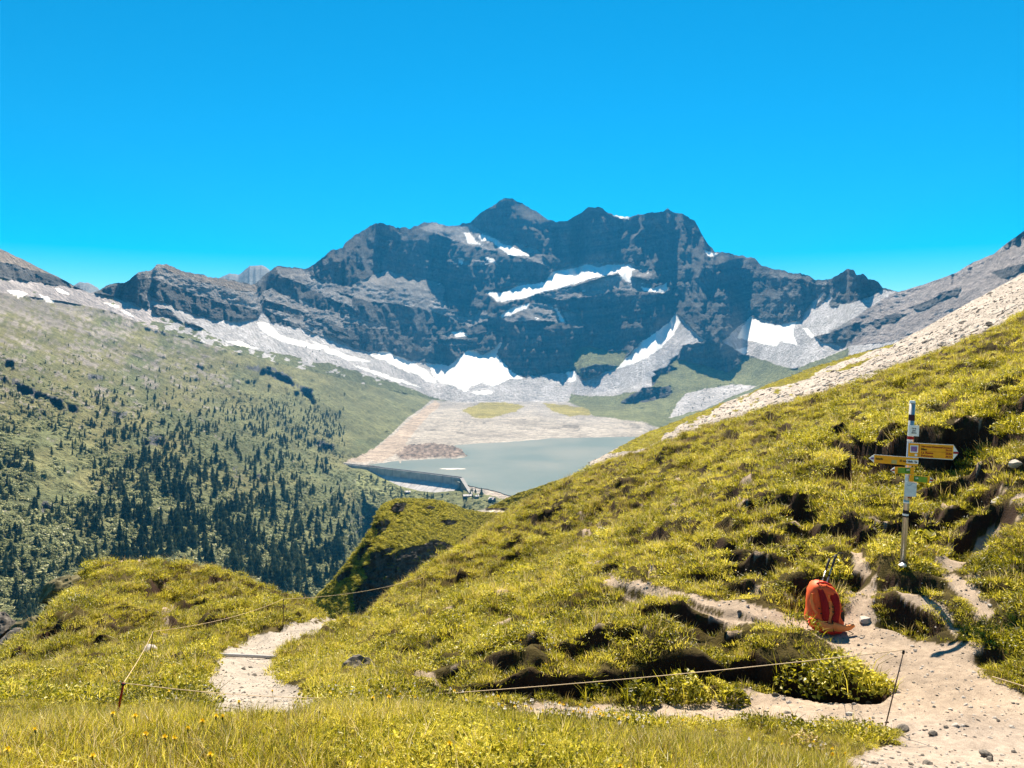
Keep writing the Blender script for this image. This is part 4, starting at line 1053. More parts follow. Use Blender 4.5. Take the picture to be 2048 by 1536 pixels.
scatter('bank_grass', P, up_rot(len(P), 913, .25), bs_, idx, C_bank, 'long thin meadow grass on the near bank', 'grass')
print('GRASS', n_h, n_l, len(P))

# ------------------------------------------------------------------ trees on the far slope
def conifer(seed, layers=8, n=9):
    r = random.Random(seed); v = []; f = []
    for i in range(layers):
        u = i / (layers - 1)
        z0 = .10 + .80 * u; z1 = min(1.0, z0 + .20 * (1.1 - .5 * u)); R = (.20 * (1 - u) ** (.6 + .08 * (seed % 6)) + .022) * r.uniform(.75, 1.25)
        o = len(v); cx, cyy = r.uniform(-.012, .012), r.uniform(-.012, .012)
        v.append((cx, cyy, z1)); ph = r.uniform(0, 6.28)
        for k in range(n * 2):
            a = ph + math.pi * k / n; rr = R * (r.uniform(.8, 1.2) if k % 2 == 0 else r.uniform(.42, .62))
            v.append((cx + rr * math.cos(a), cyy + rr * math.sin(a), z0 - (.035 if k % 2 == 0 else -.03) * (1.2 - u)))
        for k in range(n * 2): f.append((o, o + 1 + k, o + 1 + (k + 1) % (n * 2)))
    return v, f
def trunk_geo(n=6):
    v = []; f = []
    for z, r in ((-.06, .018), (.5, .011), (.97, .003)):
        v += [(r * math.cos(6.283 * k / n), r * math.sin(6.283 * k / n), z) for k in range(n)]
    for j in range(2):
        for k in range(n): f.append((j * n + k, j * n + (k + 1) % n, (j + 1) * n + (k + 1) % n, (j + 1) * n + k))
    return v, f
def bush(seed):
    r = random.Random(seed); v = []; f = []
    for i in range(130):
        a = r.uniform(0, 6.283); e = math.asin(r.uniform(-.1, 1)); R = r.uniform(.75, 1.05) * (1 + .22 * math.sin(3 * a + seed) * math.cos(e))
        c = Vector((R * math.cos(a) * math.cos(e), R * math.sin(a) * math.cos(e), R * .8 * math.sin(e))); q = Euler((r.uniform(-1, 1), r.uniform(-1, 1), r.uniform(0, 6.28))).to_matrix(); o = len(v)
        for x, y in [(-.2, -.12), (.16, -.17), (.22, .12), (-.13, .18)]: v.append(tuple(c + q @ Vector((x, y, 0)) * r.uniform(.7, 1.3)))
        f.append((o, o + 1, o + 2, o + 3))
    return v, f
C_con = unlinked('conifer_sources')
con_me = []
for i in range(6):
    src(C_con, 'spruce_%d' % i, [(conifer(800 + i), M_conif), (trunk_geo(), M_bark)])
    v, f = conifer(800 + i, 10, 10); me = bpy.data.meshes.new('spruce_crown'); me.from_pydata(v, [], f); me.materials.append(M_conif); con_me.append(me)
v, f = trunk_geo(); tr_me = bpy.data.meshes.new('spruce_trunk'); tr_me.from_pydata(v, [], f); tr_me.materials.append(M_bark)
C_bush = unlinked('bush_sources')
for i in range(5): src(C_bush, 'alder_%d' % i, [(bush(820 + i), M_alder)])
crest_v = [(-80, 1300), (0, 1290), (60, 1245), (100, 1200), (150, 1140), (170, 1120), (370, 1118), (500, 1152), (600, 1190), (655, 1175), (702, 1114), (742, 1055), (764, 1008), (850, 998), (910, 1006), (950, 1018), (1000, 1000)]
r_ = np.random.default_rng(77)
N_ = 60000
tx = r_.uniform(-60, 1000, N_); ty = r_.uniform(640, 1260, N_)
okv = ty < lerp_line(crest_v, tx) + 14
def zone_p(tx, ty):
    p = np.interp(ty, [650, 720, 800, 900, 1200], [.02, .11, .2, .24, .22])
    p[inpoly(tx, ty, [(60, 640), (250, 690), (420, 720), (520, 790), (250, 800), (0, 790)])] = .15
    p[inpoly(tx, ty, [(150, 790), (330, 770), (480, 790), (600, 800), (690, 850), (770, 880), (740, 905), (690, 920), (680, 960), (760, 990), (740, 1040), (700, 1110), (640, 1200), (500, 1165), (370, 1125), (230, 1110), (250, 960), (300, 900), (170, 860)])] = .40
    p[inpoly(tx, ty, [(480, 800), (600, 790), (780, 870), (770, 890), (690, 910), (560, 900), (480, 860)])] = .9
    p[inpoly(tx, ty, [(440, 960), (600, 950), (640, 1060), (560, 1170), (440, 1120)])] = .5
    p[inpoly(tx, ty, [(-60, 830), (80, 850), (75, 990), (0, 1020), (-60, 1020)])] = .25
    p[inpoly(tx, ty, [(-60, 1040), (60, 1030), (140, 1050), (120, 1180), (-60, 1280)])] = .16
    p[inpoly(tx, ty, [(70, 860), (110, 870), (190, 930), (175, 990), (60, 1020), (0, 1040), (0, 1020), (70, 960)])] = .012
    p[inpoly(tx, ty, [(430, 690), (600, 740), (740, 780), (860, 805), (800, 860), (650, 800), (520, 770)])] = .022
    p[inpoly(tx, ty, [(690, 926), (925, 958), (975, 1000), (930, 986), (860, 990), (800, 978), (745, 948)])] = 0
    p[(tx > np.interp(ty, [795, 815, 835, 865, 895, 915, 925, 1300], [862, 840, 810, 778, 742, 700, 676, 1200])) & (ty < 928)] = 0
    p[(tx > 690) & (ty < np.interp(tx, [690, 715, 735, 760, 800, 840, 870, 905, 925, 950, 975, 1010], [930, 938, 945, 958, 974, 983, 986, 984, 984, 989, 993, 1004]) + 3)] = 0
    p[(tx > 940) & (ty < 1200)] *= .25
    return p
cl = fbm(tx / 26, ty / 18, 3, 841)
keep = okv & (r_.random(N_) < zone_p(tx, ty) * np.clip(.8 + 1.7 * cl, .04, 1.8) * .30)
tx, ty = tx[keep], ty[keep]
ht = np.interp(ty, [640, 760, 900, 1150], [7, 9.5, 14, 17.5]) * r_.uniform(.4, 1.3, len(tx))
ht *= np.interp(tx, [-60, 150, 300], [.55, .65, 1])
ht *= np.where((tx > 730) & (ty > 940), .75, 1)
TP = far_at(tx, ty); pxh = ht * F / TP[:, 1]
# a few trees on the moraine right of the lake
mx_, my_ = r_.uniform(1330, 1500, 80), r_.uniform(770, 835, 80)
k = my_ < lerp_line([(1300, 850), (1430, 800), (1500, 780)], mx_) + 4
MP = far_at(mx_[k], my_[k]); mh = r_.uniform(5, 10, len(MP))
order = np.argsort(-pxh)
sel, rest = order[:300], order[300:]
for i in sel:
    o = empty('spruce_tree', TP[i], (0, 0, r_.uniform(0, 6.28)))
    h_ = float(ht[i]); w_ = h_ * r_.uniform(.75, 1.45); o.scale = (w_, w_, h_)
    low = ty[i] > 1040
    x_, y_ = float(tx[i]), float(ty[i])
    where = ('in the shaded bottom left corner of the valley' if x_ < 200 else 'in the lower forest above the left knoll' if y_ > 1040 and x_ < 560 else 'in the gully between left knoll and rocky knoll' if y_ > 1040
             else 'below the dam among pale shrubs' if x_ > 660 else 'in the middle of the forested valley slope')
    size_ = 'tall' if pxh[i] > 38 else 'middling' if pxh[i] > 28 else 'small'
    setp(o, size_ + ' dark green spruce ' + where, 'tree', size_ + ' spruces ' + where)
    link(bpy.data.objects.new('trunk', tr_me), o); link(bpy.data.objects.new('crown', con_me[int(r_.integers(0, 6))]), o)
RP = np.concatenate([TP[rest], MP]); rh = np.concatenate([ht[rest], mh])
scatter('forest', RP, np.stack([np.zeros(len(RP)), np.zeros(len(RP)), r_.uniform(0, 6.28, len(RP))], -1), np.stack([rw := rh * r_.uniform(.8, 1.5, len(rh)), rw, rh], -1), r_.integers(0, 6, len(RP)), C_con, 'scattered small spruces across the upper valley slope', 'forest')
N_ = 42000
bx, by = r_.uniform(-60, 1000, N_), r_.uniform(700, 1260, N_)
cl2 = fbm(bx / 40, by / 25, 3, 851)
pb = np.interp(by, [700, 780, 860, 950, 1200], [.06, .2, .5, .8, .9]) * np.clip(.65 + 1.4 * cl2, .08, 1)
pb[inpoly(bx, by, [(70, 860), (110, 870), (190, 930), (175, 990), (60, 1020), (0, 1040), (0, 1020), (70, 960)])] *= .12
pb[inpoly(bx, by, [(690, 926), (925, 958), (975, 1000), (930, 986), (860, 990), (800, 978), (745, 948)])] = 0
pb[(bx > np.interp(by, [795, 815, 835, 865, 895, 915, 925, 1300], [858, 836, 806, 774, 738, 696, 672, 1200])) & (by < 928)] = 0
pb[(bx > 690) & (by < np.interp(bx, [690, 715, 735, 760, 800, 840, 870, 905, 925, 950, 975, 1010], [930, 938, 945, 958, 974, 983, 986, 984, 984, 989, 993, 1004]) + 3)] = 0
pb[(bx > 850) & (by < 1000)] *= .3
keep = (by < lerp_line(crest_v, bx) + 12) & (r_.random(N_) < pb)
BP = far_at(bx[keep], by[keep]); br = r_.uniform(1.2, 3.6, len(BP)) * np.interp(by[keep], [780, 1100], [.8, 1.15])
scatter('alder_shrubbery', BP, np.stack([np.zeros(len(BP)), np.zeros(len(BP)), r_.uniform(0, 6.28, len(BP))], -1), br, r_.integers(0, 5, len(BP)), C_bush, 'pale green alder shrubs filling the gaps of the forest', 'shrubbery')
print('TREES', len(TP), len(BP))

# ------------------------------------------------------------------ dam, houses
dam = empty('dam', (0, 0, 0))
setp(dam, 'grey concrete dam wall holding back the lake', 'dam')
dl, dr_ = Vector(DAM_L), Vector(DAM_R)
NB = 15
def dam_pt(u):
    p = dl.lerp(dr_, u); n = Vector((-.56, -.83, 0)); p = p - n * (-10 * math.sin(math.pi * u)) * 0
    bow = 5 * math.sin(math.pi * u) ** 1.0
    return p + n * (-bow)
M_dam2 = plain('dam_face', (.44, .42, .42), .9, 0, .2, .08)
for i in range(NB):
    u0, u1 = i / NB + .0016, (i + 1) / NB - .0016
    a, b = dam_pt(u0), dam_pt(u1); n = Vector((b - a).xyz).cross(Vector((0, 0, 1))).normalized()
    n = n if n.y < 0 else -n
    prof = [(-3, 0), (3.5, 0), (3.5, -16), (5, -16.1), (78, -48), (78, -75), (-3, -75)]
    m = MB(); v = [a + n * o + Vector((0, 0, z)) for o, z in prof] + [b + n * o + Vector((0, 0, z)) for o, z in prof]
    k = len(prof); m.add(v, [tuple(range(k)), tuple(range(2 * k - 1, k - 1, -1))] + [(j, j + k, (j + 1) % k + k, (j + 1) % k) for j in range(k)])
    m.build('wall_block', M_dam2, dam)
m = MB(); cr = [dam_pt(i / 24) for i in range(25)]
m.tube([p + Vector((0, 0, .9)) for p in cr], 1.2, 6); m.build('parapet', M_conc, dam)
# sloping end wing at the right abutment
a = dam_pt(1.0); w1 = Vector(P3(944, 990, 1500)); m = MB()
dirw = (w1 - a); nrm = Vector((-dirw.y, dirw.x, 0)).normalized()
v = [a + nrm * 4, a - nrm * 4, w1 - nrm * 3, w1 + nrm * 3]; lo = [p.copy() for p in v]
for p, q_ in zip(lo, (26, -6, -6, 18)):
    p.z = -330; p += Vector((-.35, -.93, 0)) * q_
m.add(v + lo, [(0, 1, 2, 3), (7, 6, 5, 4), (0, 4, 5, 1), (1, 5, 6, 2), (2, 6, 7, 3), (3, 7, 4, 0)])
m.build('end_wing', M_conc, dam)

M_hw = plain('house_wall', (.30, .26, .23), .9); M_hr = plain('pale_roof', (.58, .52, .50), .7); M_hd = plain('dark_timber_wall', (.05, .055, .08), .9); M_win = plain('window_glass', (.04, .05, .06), .2); M_hr2 = plain('slate_roof', (.42, .40, .42), .7)
def house(px, py, w, d, h, rz, wall_m, roof_m, label, name='house'):
    p = far_at(np.array([px]), np.array([py]))[0]
    o = empty(name, p, (0, 0, rz)); setp(o, label, 'house', 'buildings below the dam')
    m = MB(); m.prism([(-w / 2, -3), (w / 2, -3), (w / 2, h), (0, h + d * .28), (-w / 2, h)] if w < d else [(-w / 2, -3), (w / 2, -3), (w / 2, h), (-w / 2, h)], -d / 2, d / 2)
    m.build('wall', wall_m, o)
    m = MB(); rh_ = d * .30
    for s_ in (-1, 1):
        m.add([(-w / 2 - .6, s_ * (d / 2 + .8), h - .1), (w / 2 + .6, s_ * (d / 2 + .8), h - .1), (w / 2 + .6, 0, h + rh_), (-w / 2 - .6, 0, h + rh_), (-w / 2 - .6, s_ * (d / 2 + .8), h + .25), (w / 2 + .6, s_ * (d / 2 + .8), h + .25), (w / 2 + .6, 0, h + rh_ + .4), (-w / 2 - .6, 0, h + rh_ + .4)],
              [(0, 1, 2, 3), (7, 6, 5, 4), (0, 4, 5, 1), (2, 6, 7, 3), (1, 5, 6, 2), (0, 3, 7, 4)])
    rf_ = m.build('roof', roof_m, o)
    m = MB(); m.box((w * .25, -d * .1, h + rh_ + .8), (.9, .9, 2)); m.build('chimney', wall_m, rf_)
    for k in range(3):
        m = MB(); m.box(((k - 1) * w * .28, -d / 2 - .04, h * .55), (1.1, .1, 1.3)); m.build('window', M_win, o)
    m = MB(); m.box((w * .42, -d / 2 - .05, 1.0), (1.0, .1, 2.1)); m.build('door', M_win, o)
    return o
house(934.5, 994.5, 15, 8, 3, .15, M_hd, M_hr, 'long low barn with pale roof below the dam end')
house(953.5, 996.5, 7, 6, 4, .5, M_hw, M_hr2, 'small grey house between barn and dark spruce')
house(984, 1004.5, 10, 11, 6, -.5, M_hd, M_hr, 'dark gabled house with pale roof beside the green shoulder')
house(815, 987, 11, 7, 3.5, .3, M_hd, M_hr, 'small hut with pale roof below the middle of the dam')
for (x, y, h_, lab) in [(963, 992, 17, 'broad dark spruce on the shore beside the small grey house'), (944, 982, 8, 'small round tree at the foot of the dam wing'), (951, 985, 9, 'bushy tree between dam wing and the broad spruce')]:
    p = far_at(np.array([x]), np.array([y]))[0]
    o = empty('spruce_tree', p); o.scale = (h_ * 1.5, h_ * 1.5, h_); setp(o, lab, 'tree')
    link(bpy.data.objects.new('trunk', tr_me), o); link(bpy.data.objects.new('crown', con_me[2]), o)
for i, (x, w_) in enumerate([(905, 40)]):
    y = 937.5; D = -291.3 * F / (HY - y); c = P3(x, y, D)
    m = MB(); ring = [(c[0] + (30 + 6 * math.sin(3 * k)) * math.cos(k * .393) , c[1] + 9 * math.sin(k * .393) * (1 + .3 * math.sin(2.3 * k)), -291.45) for k in range(16)]
    m.add(ring + [(c[0], c[1], -290.6)], [(k, (k + 1) % 16, 16) for k in range(16)])
    setp(m.build('sand_bar', plain('silt', (.6, .55, .5), .9)), 'thin pale sand bar in the water near the dam', None, None, 'structure')

# ------------------------------------------------------------------ rocks
def rock_mesh(name, seed, m, sub=3, flat=.6, rough_=.35):
    import bmesh
    bm_ = bmesh.new(); bmesh.ops.create_icosphere(bm_, subdivisions=sub, radius=1)
    co = np.array([v.co[:] for v in bm_.verts])
    r = np.random.default_rng(seed)
    for _ in range(9):
        d = r.normal(size=3); d /= np.linalg.norm(d); off = r.uniform(.55, .85); h = co @ d - off
        co -= np.where(h > 0, h, 0)[:, None] * d * .9
    co *= (1 + rough_ * .55 * (fbm(co[:, 0] * 1.7 + co[:, 2] + seed, co[:, 1] * 1.7 - co[:, 2], 4, seed)))[:, None]
    co[:, 2] *= flat
    for v, c in zip(bm_.verts, co): v.co = c
    me = bpy.data.meshes.new(name); bm_.to_mesh(me); bm_.free(); me.materials.append(m)
    return me
def rock(px, py, size, label, m, seed, name='stone', flat=.6, sink=.25, D=None, rot=None):
    p = hit(px, py) if D is None else P3(px, py, D)
    o = obj(name, rock_mesh(name, seed, m, 3 if size < .5 else 4, flat, .35 if name == 'stone' else .9)); o.location = (p[0], p[1], p[2] + size * flat * (1 - 2 * sink) * .6)
    o.scale = (size, size * .8, size); o.rotation_euler = rot or (random.uniform(-.2, .2), random.uniform(-.2, .2), random.uniform(0, 6))
    setp(o, label, 'stone' if name == 'stone' else 'rock'); return o
rock(1730, 1243, .085, 'pale blocky stone on the path right of the rucksack', M_stone, 3, flat=.55)
rock(1668, 1336, .055, 'small pale stone beside the low bush near the fence post', M_stone, 4)
rock(1737, 1408, .035, 'dark round stone on the path left of the thin post', M_rock, 5)
rock(1804, 1460, .06, 'flat dark stone right of the thin post foot', M_rock, 6)
rock(1866, 1470, .045, 'dark stone in the gravel at the lower right', M_rock, 7)
rock(1972, 1512, .05, 'dark stone near the lower right corner', M_rock, 8)
rock(1520, 1438, .05, 'flat grey stone on the path above the grass bank', M_stone, 9)
rock(1370, 1440, .06, 'grey flat stone on the path at the middle of the bank', M_stone, 10)
rock(1300, 1438, .05, 'small grey stone on the path under the earth step', M_stone, 12)
rock(2030, 930, .12, 'pale stone beside the right trail near the picture edge', M_stone, 13)
rock(1945, 985, .09, 'pale stone at the bend of the right trail', M_stone, 14)
rock(1995, 1005, .10, 'cluster stone on the right trail above the bend', M_stone, 15)
rock(300, 1303, .16, 'pale stone by the thin post on the left meadow', M_stone, 16)
rock(193, 1129, .20, 'white rock on top of the left knoll', M_stone, 17, flat=.45)
rock(433, 1405, .05, 'dark stone at the near end of the gravel path', M_rock, 18)
for (x, y, D, sz, sd, lab) in [(2, 1262, 20, .5, 31, 'grey craggy rock at the left edge below the knoll'), (26, 1290, 18.5, .42, 32, 'dark cracked rock at the left picture edge'), (118, 1192, 23.5, .6, 34, 'mossy overhanging rock under the knoll top'), (58, 1262, 20, .45, 35, 'mossy rock in the gap of the left flank'), (718, 1348, 10, .22, 37, 'dark rock in the grass right of the gravel path')]:
    rock(x, y, sz, lab, M_rockd if sd in (34, 35, 36) else M_rock, sd, 'rock', .85, .3, D)
# gravel on the paths and slabs on the scree
C_st = unlinked('stone_sources')
for i in range(5):
    o = bpy.data.objects.new('pebble_%d' % i, rock_mesh('pebble', 50 + i, M_stone if i < 3 else M_rock, 1, .5)); C_st.objects.link(o)
okp = onp[:-1, :-1] & frame & vis
P, c, k = sample_ground(np.interp(yy, [4, 8, 25], [220, 150, 40]), okp, 921)
s_ = np.random.default_rng(5).lognormal(math.log(.010), .55, len(P)); s_ = np.clip(s_, .004, .05)
scatter('gravel', P, up_rot(len(P), 922, .4), s_, np.random.default_rng(6).integers(0, 5, len(P)), C_st, 'loose gravel strewn over the paths', 'gravel')
r_ = np.random.default_rng(31)
n_ = 12000
ci, ri = r_.integers(0, 559, n_), r_.integers(0, 219, n_)
kk = ~gsc[ci, ri]; ci, ri = ci[kk], ri[kk]
Pg = GV[ci, ri] + r_.normal(0, .05, (len(ci), 3))
scatter('scree', Pg, np.stack([r_.normal(0, .3, len(Pg)), r_.normal(-.35, .25, len(Pg)), r_.uniform(-.5, .5, len(Pg))], -1), np.stack([s0 := np.clip(r_.lognormal(math.log(.13), .6, len(Pg)), .05, .7), s0 * .7, s0 * .55], -1), r_.integers(0, 5, len(Pg)), C_st, 'loose slabs and stones of the scree slope', 'scree')
n_ = 9000
ci, ri = r_.integers(0, 559, n_), r_.integers(0, 219, n_)
kk = gsc[ci, ri]; ci, ri = ci[kk], ri[kk]; Pg = GV[ci, ri]
scatter('scree_grass', Pg, up_rot(len(Pg), 933, .2), r_.uniform(1.2, 2.6, len(Pg)), r_.integers(0, 10, len(Pg)), C_turf, 'thin turf along the edge of the scree slope', 'grass')
n_ = 26000
ci, ri = r_.integers(0, len(spx) - 1, n_), r_.integers(0, SR - 1, n_)
kk = (sm_[ci, ri] == 0); ci, ri = ci[kk], ri[kk]; Pg = QV[ci, ri]
scatter('spur_grass', Pg, up_rot(len(Pg), 934, .2), r_.uniform(1.8, 3.6, len(Pg)), r_.integers(0, 8, len(Pg)), C_turf, 'turf on the rocky knoll and its saddle', 'grass')

# ------------------------------------------------------------------ signpost
M_al = plain('aluminium_pole', (.55, .53, .50), .35, .7, .08, 30); M_white = plain('white_enamel', (.92, .90, .86), .4, 0, .04); M_yel = plain('yellow_sign', (.95, .40, .012), .45, 0, .06)
M_red = plain('sign_red', (.33, .012, .014), .5); M_blk = plain('black_print', (.015, .012, .012), .5); M_green = plain('green_sticker', (.22, .36, .03), .5); M_purple = plain('purple_sticker', (.28, .14, .34), .5, 0, .35, 60)
M_map = plain('map_panel', (.62, .70, .74), .4, 0, .12, 25); M_bluep = plain('blue_sticker', (.12, .32, .45), .5); M_darkp = plain('dark_sticker', (.05, .012, .02), .5, 0, .4, 60); M_gtxt = plain('dark_green_print', (.07, .20, .02), .5)
M_orange = plain('orange_paint', (.35, .10, .015), .6)
SB = hit(1805, 1130); SD = SB[1]; U = SD / F
sp = empty('signpost', SB); setp(sp, 'aluminium hiking signpost with yellow direction boards on the slope', 'signpost')
def sx(px, py): return ((px - 1805) * U, (1130 - py) * U)
def flat_part(name, poly, y, m, parent=sp, th=.004):
    b = MB(); b.prism([sx(*p) for p in poly][::-1], y, y + th); return b.build(name, m, parent)
b = MB(); x0, z0 = sx(1804, 1150); x1, z1 = sx(1825, 806)
b.tube([(x0, 0, z0), (x1, 0, z1)], .033, 14); pole = b.build('pole', M_al, sp, True)
b = MB(); x2, z2 = sx(1825.2, 803); b.tube([(x1, 0, z1), (x2, 0, z2 + .01)], [.036, .030], 14); b.build('cap', M_white, pole)
for (ya, yb_, m_, nm) in [(829, 841, M_darkp, 'sticker'), (872.5, 878.5, M_red, 'marker_band'), (866, 872, M_white, 'marker_band'), (878.7, 883, M_white, 'marker_band'), (1000, 1003, M_bluep, 'sticker'), (1003.2, 1006, M_white, 'sticker'), (1020, 1027, M_blk, 'sticker'), (1027.2, 1031, M_white, 'sticker'), (1031.2, 1034, M_blk, 'sticker')]:
    f_ = lambda y: 1805 + (1130 - y) * 20 / 324.
    b = MB(); a0 = sx(f_(yb_), yb_); a1 = sx(f_(ya), ya); b.tube([(a0[0], 0, a0[1]), (a1[0], 0, a1[1])], .0345, 14); b.build(nm, m_, pole)
def text(s, px, py, hpx, parent, m, y, rot=0.0, wmax=None, align='LEFT'):
    cu = bpy.data.curves.new('lettering', 'FONT'); cu.body = s; cu.size = hpx * U * 1.35; cu.align_x = align; cu.align_y = 'CENTER'; cu.extrude = .0006; cu.resolution_u = 3; cu.offset = .0009
    cu.materials.append(m)
    t0 = bpy.data.objects.new('lettering_curve', cu); COL.objects.link(t0)
    me = bpy.data.meshes.new_from_object(t0.evaluated_get(bpy.context.evaluated_depsgraph_get())); bpy.data.objects.remove(t0)
    o = link(bpy.data.objects.new('lettering', me), parent); x, z = sx(px, py); o.location = (x, y, z); o.rotation_euler = (math.radians(90), rot, 0)
    if wmax:
        xs_ = [v.co.x for v in me.vertices]; w = max(xs_) - min(xs_) if xs_ else 0
        if w > 0: o.scale.x = wmax * U / w
    return o
YF = -.055
# summit name plate
pl = flat_part('name_plate', [(1812.9, 849.2), (1833.7, 850), (1833, 871.8), (1812, 870.3)], YF, M_white)
for s_, x, y, w in [('Col du', 1823.2, 856.2, 8.6), ('Jorat', 1823.2, 860.4, 6.6), ('2210 m', 1822.9, 864.8, 9.6)]: text(s_, x, y, 2.9, pl, M_blk, YF - .002, math.radians(1.5), w, 'CENTER')
# big board pointing right
bd = flat_part('direction_board', [(1811.7, 883.8), (1832.8, 884.6), (1900.8, 888.7), (1899.6, 917.7), (1832, 913.2), (1810.5, 911.3)], YF - .012, M_yel)
ar = flat_part('arrow_tip', [(1900.9, 888.7), (1909.0, 901), (1911.2, 904.2), (1909.0, 907), (1899.7, 917.7)], YF - .012, M_white, bd)
flat_part('red_bar', [(1900.6, 901.6), (1909.3, 901.9), (1911.1, 904.2), (1909.2, 906.4), (1900.3, 905.9)], YF - .014, M_red, bd, .0018)
flat_part('white_edge', [(1811.7, 883.4), (1900.8, 888.2), (1900.8, 889.2), (1811.7, 884.4)], YF - .0145, M_white, bd, .002)
flat_part('white_edge', [(1810.5, 911.0), (1832, 912.8), (1899.6, 917.2), (1899.6, 918.1), (1832, 913.8), (1810.5, 912)], YF - .0145, M_white, bd, .002)
flat_part('divider', [(1832.4, 885), (1833.2, 885), (1832.2, 913), (1831.4, 913)], YF - .0135, M_red, bd, .001)
flat_part('pictogram_frame', [(1814.6, 889), (1830.5, 889.6), (1829.8, 904), (1814.2, 903.2)], YF - .0140, M_white, bd, .0015)
flat_part('pictogram', [(1816, 890.8), (1828.4, 891.4), (1827.8, 902), (1815.8, 901.4)], YF - .0155, M_purple, bd, .0014)
b = MB(); cx_, cz_ = sx(1826, 908.3); b.tube([(cx_, YF - .0150, cz_), (cx_, YF - .0122, cz_)], 2.6 * U, 12); b.build('round_sticker', M_white, bd)
ti = math.radians(3.3)
text('Vérossaz-Dessous/Chesaux', 1836.5, 891.3, 3.3, bd, M_red, YF - .0145, ti, 62)
for s_, t_, y in [('Mex', '2h10', 896.8), ('La Rasse', '2h50', 903.6), ('Evionnaz', '3h15', 909.6)]:
    text(s_, 1836, y, 4.2, bd, M_blk if s_ == 'Mex' else M_red, YF - .0145, ti, {'Mex': 11.5, 'La Rasse': 24, 'Evionnaz': 24}[s_]); text(t_, 1897.5, y + 3.2, 3.9, bd, M_red, YF - .0145, ti, 13, 'RIGHT')
flat_part('divider', [(1836, 900.3), (1897, 903.6), (1897, 904.0), (1836, 900.7)], YF - .0135, M_red, bd, .001)
# long board pointing left
bl = flat_part('direction_board', [(1742.7, 907.3), (1830.3, 914), (1829.3, 930.4), (1742.4, 923.5)], YF - .020, M_yel)
flat_part('arrow_tip', [(1742.6, 907.3), (1742.3, 923.5), (1732.3, 914.7)], YF - .020, M_white, bl)
flat_part('red_bar', [(1742, 912.8), (1742, 917.4), (1735.5, 916.4), (1734.6, 913.4)], YF - .0218, M_purple, bl, .0016)
flat_part('white_edge', [(1742.7, 906.9), (1830.3, 913.6), (1830.3, 914.5), (1742.7, 907.8)], YF - .0222, M_white, bl, .002)
tl = math.radians(4.3)
text('Salanfe', 1745, 915.3, 4.8, bl, M_blk, YF - .0222, tl, 14.6); text('30 min', 1792.5, 919.6, 4.4, bl, M_blk, YF - .0222, tl, 14)
lb_ = flat_part('label_strip', [(1806.3, 917.2), (1830.2, 918.6), (1829.8, 926), (1806, 924.6)], YF - .0222, M_white, bl, .002)
text('Salanfe - Van', 1818, 921.6, 4.6, lb_, M_blk, YF - .0245, tl, 19, 'CENTER')
flat_part('label_strip', [(1777, 918), (1787.4, 918.8), (1786.6, 926), (1776.4, 925.2)], YF - .0222, plain('worn_label', (.50, .42, .16), .6), bl, .002)
# two short boards with green stickers
bs = flat_part('direction_board', [(1784.4, 932.3), (1823.8, 933.6), (1822.5, 947.3), (1784, 945.3)], YF - .008, M_yel)
flat_part('arrow_tip', [(1784.3, 932.3), (1784, 945.3), (1776, 938.5)], YF - .008, M_white, bs); flat_part('red_bar', [(1783.8, 936.6), (1783.8, 940.6), (1777.6, 939.6), (1777.2, 937.8)], YF - .0098, M_red, bs, .0016)
g_ = flat_part('green_sticker', [(1790.5, 933.2), (1815.3, 934), (1815, 946), (1790.3, 944.8)], YF - .0098, M_green, bs, .0016)
flat_part('green_field', [(1804, 935), (1814, 935.4), (1813.8, 944.6), (1803.8, 944)], YF - .0112, M_gtxt, g_, .0012)
for x in (1808.6, 1812): flat_part('white_mark', [(x - .7, 936.5), (x + .7, 936.5), (x + .7, 940), (x - .7, 940)], YF - .0124, M_white, g_, .001)
for y in (937.6, 940.8): flat_part('print_line', [(1792, y), (1802.4, y + .3), (1802.4, y + .9), (1792, y + .6)], YF - .0112, M_gtxt, g_, .0012)
br_ = flat_part('direction_board', [(1814.4, 947.9), (1854.3, 951.9), (1852.6, 965), (1813.6, 960.9)], YF - .012, M_yel)
flat_part('arrow_tip', [(1854.2, 951.9), (1861.6, 958.4), (1852.8, 965)], YF - .012, M_white, br_); flat_part('red_bar', [(1854, 956.6), (1859.6, 957), (1861, 958.4), (1859, 960.2), (1853.6, 960)], YF - .0138, M_red, br_, .0016)
g_ = flat_part('green_sticker', [(1822, 949.4), (1849, 952.4), (1848, 963.8), (1821.4, 961.2)], YF - .0138, M_green, br_, .0016)
flat_part('green_field', [(1822.8, 950.6), (1831.6, 951.5), (1831, 960.8), (1822.2, 960)], YF - .0152, M_gtxt, g_, .0012)
for x in (1826, 1829.4): flat_part('white_mark', [(x - .7, 952.6), (x + .7, 952.6), (x + .7, 956.4), (x - .7, 956.4)], YF - .0164, M_white, g_, .001)
mp = flat_part('map_board', [(1806.2, 961.7), (1829, 962.5), (1827.4, 991.8), (1804.3, 991)], YF, M_map)
for k in range(9):
    a = k * .7; flat_part('map_line', [(1809 + k * 1.9, 967 + 3 * math.sin(a)), (1811 + k * 1.9, 966.4 + 3 * math.sin(a + .7)), (1811 + k * 1.9, 967.2 + 3 * math.sin(a + .7)), (1809 + k * 1.9, 967.9 + 3 * math.sin(a))], YF - .0018, M_bluep, mp, .0015)
flat_part('sticker', [(1812.5, 992), (1818.5, 992.2), (1818.3, 995.4), (1812.3, 995.2)], YF + .015, M_orange)
rk_ = obj('base_stone', rock_mesh('base_stone', 71, M_white, 3, .6), sp); rk_.location = (-.03, -.06, .02); rk_.scale = (.055, .05, .05)
b = MB(); b.tube([(-.002, 0, -.12), (.002, 0, .035)], [.055, .048], 12); b.build('ground_sleeve', M_blk, sp, True)
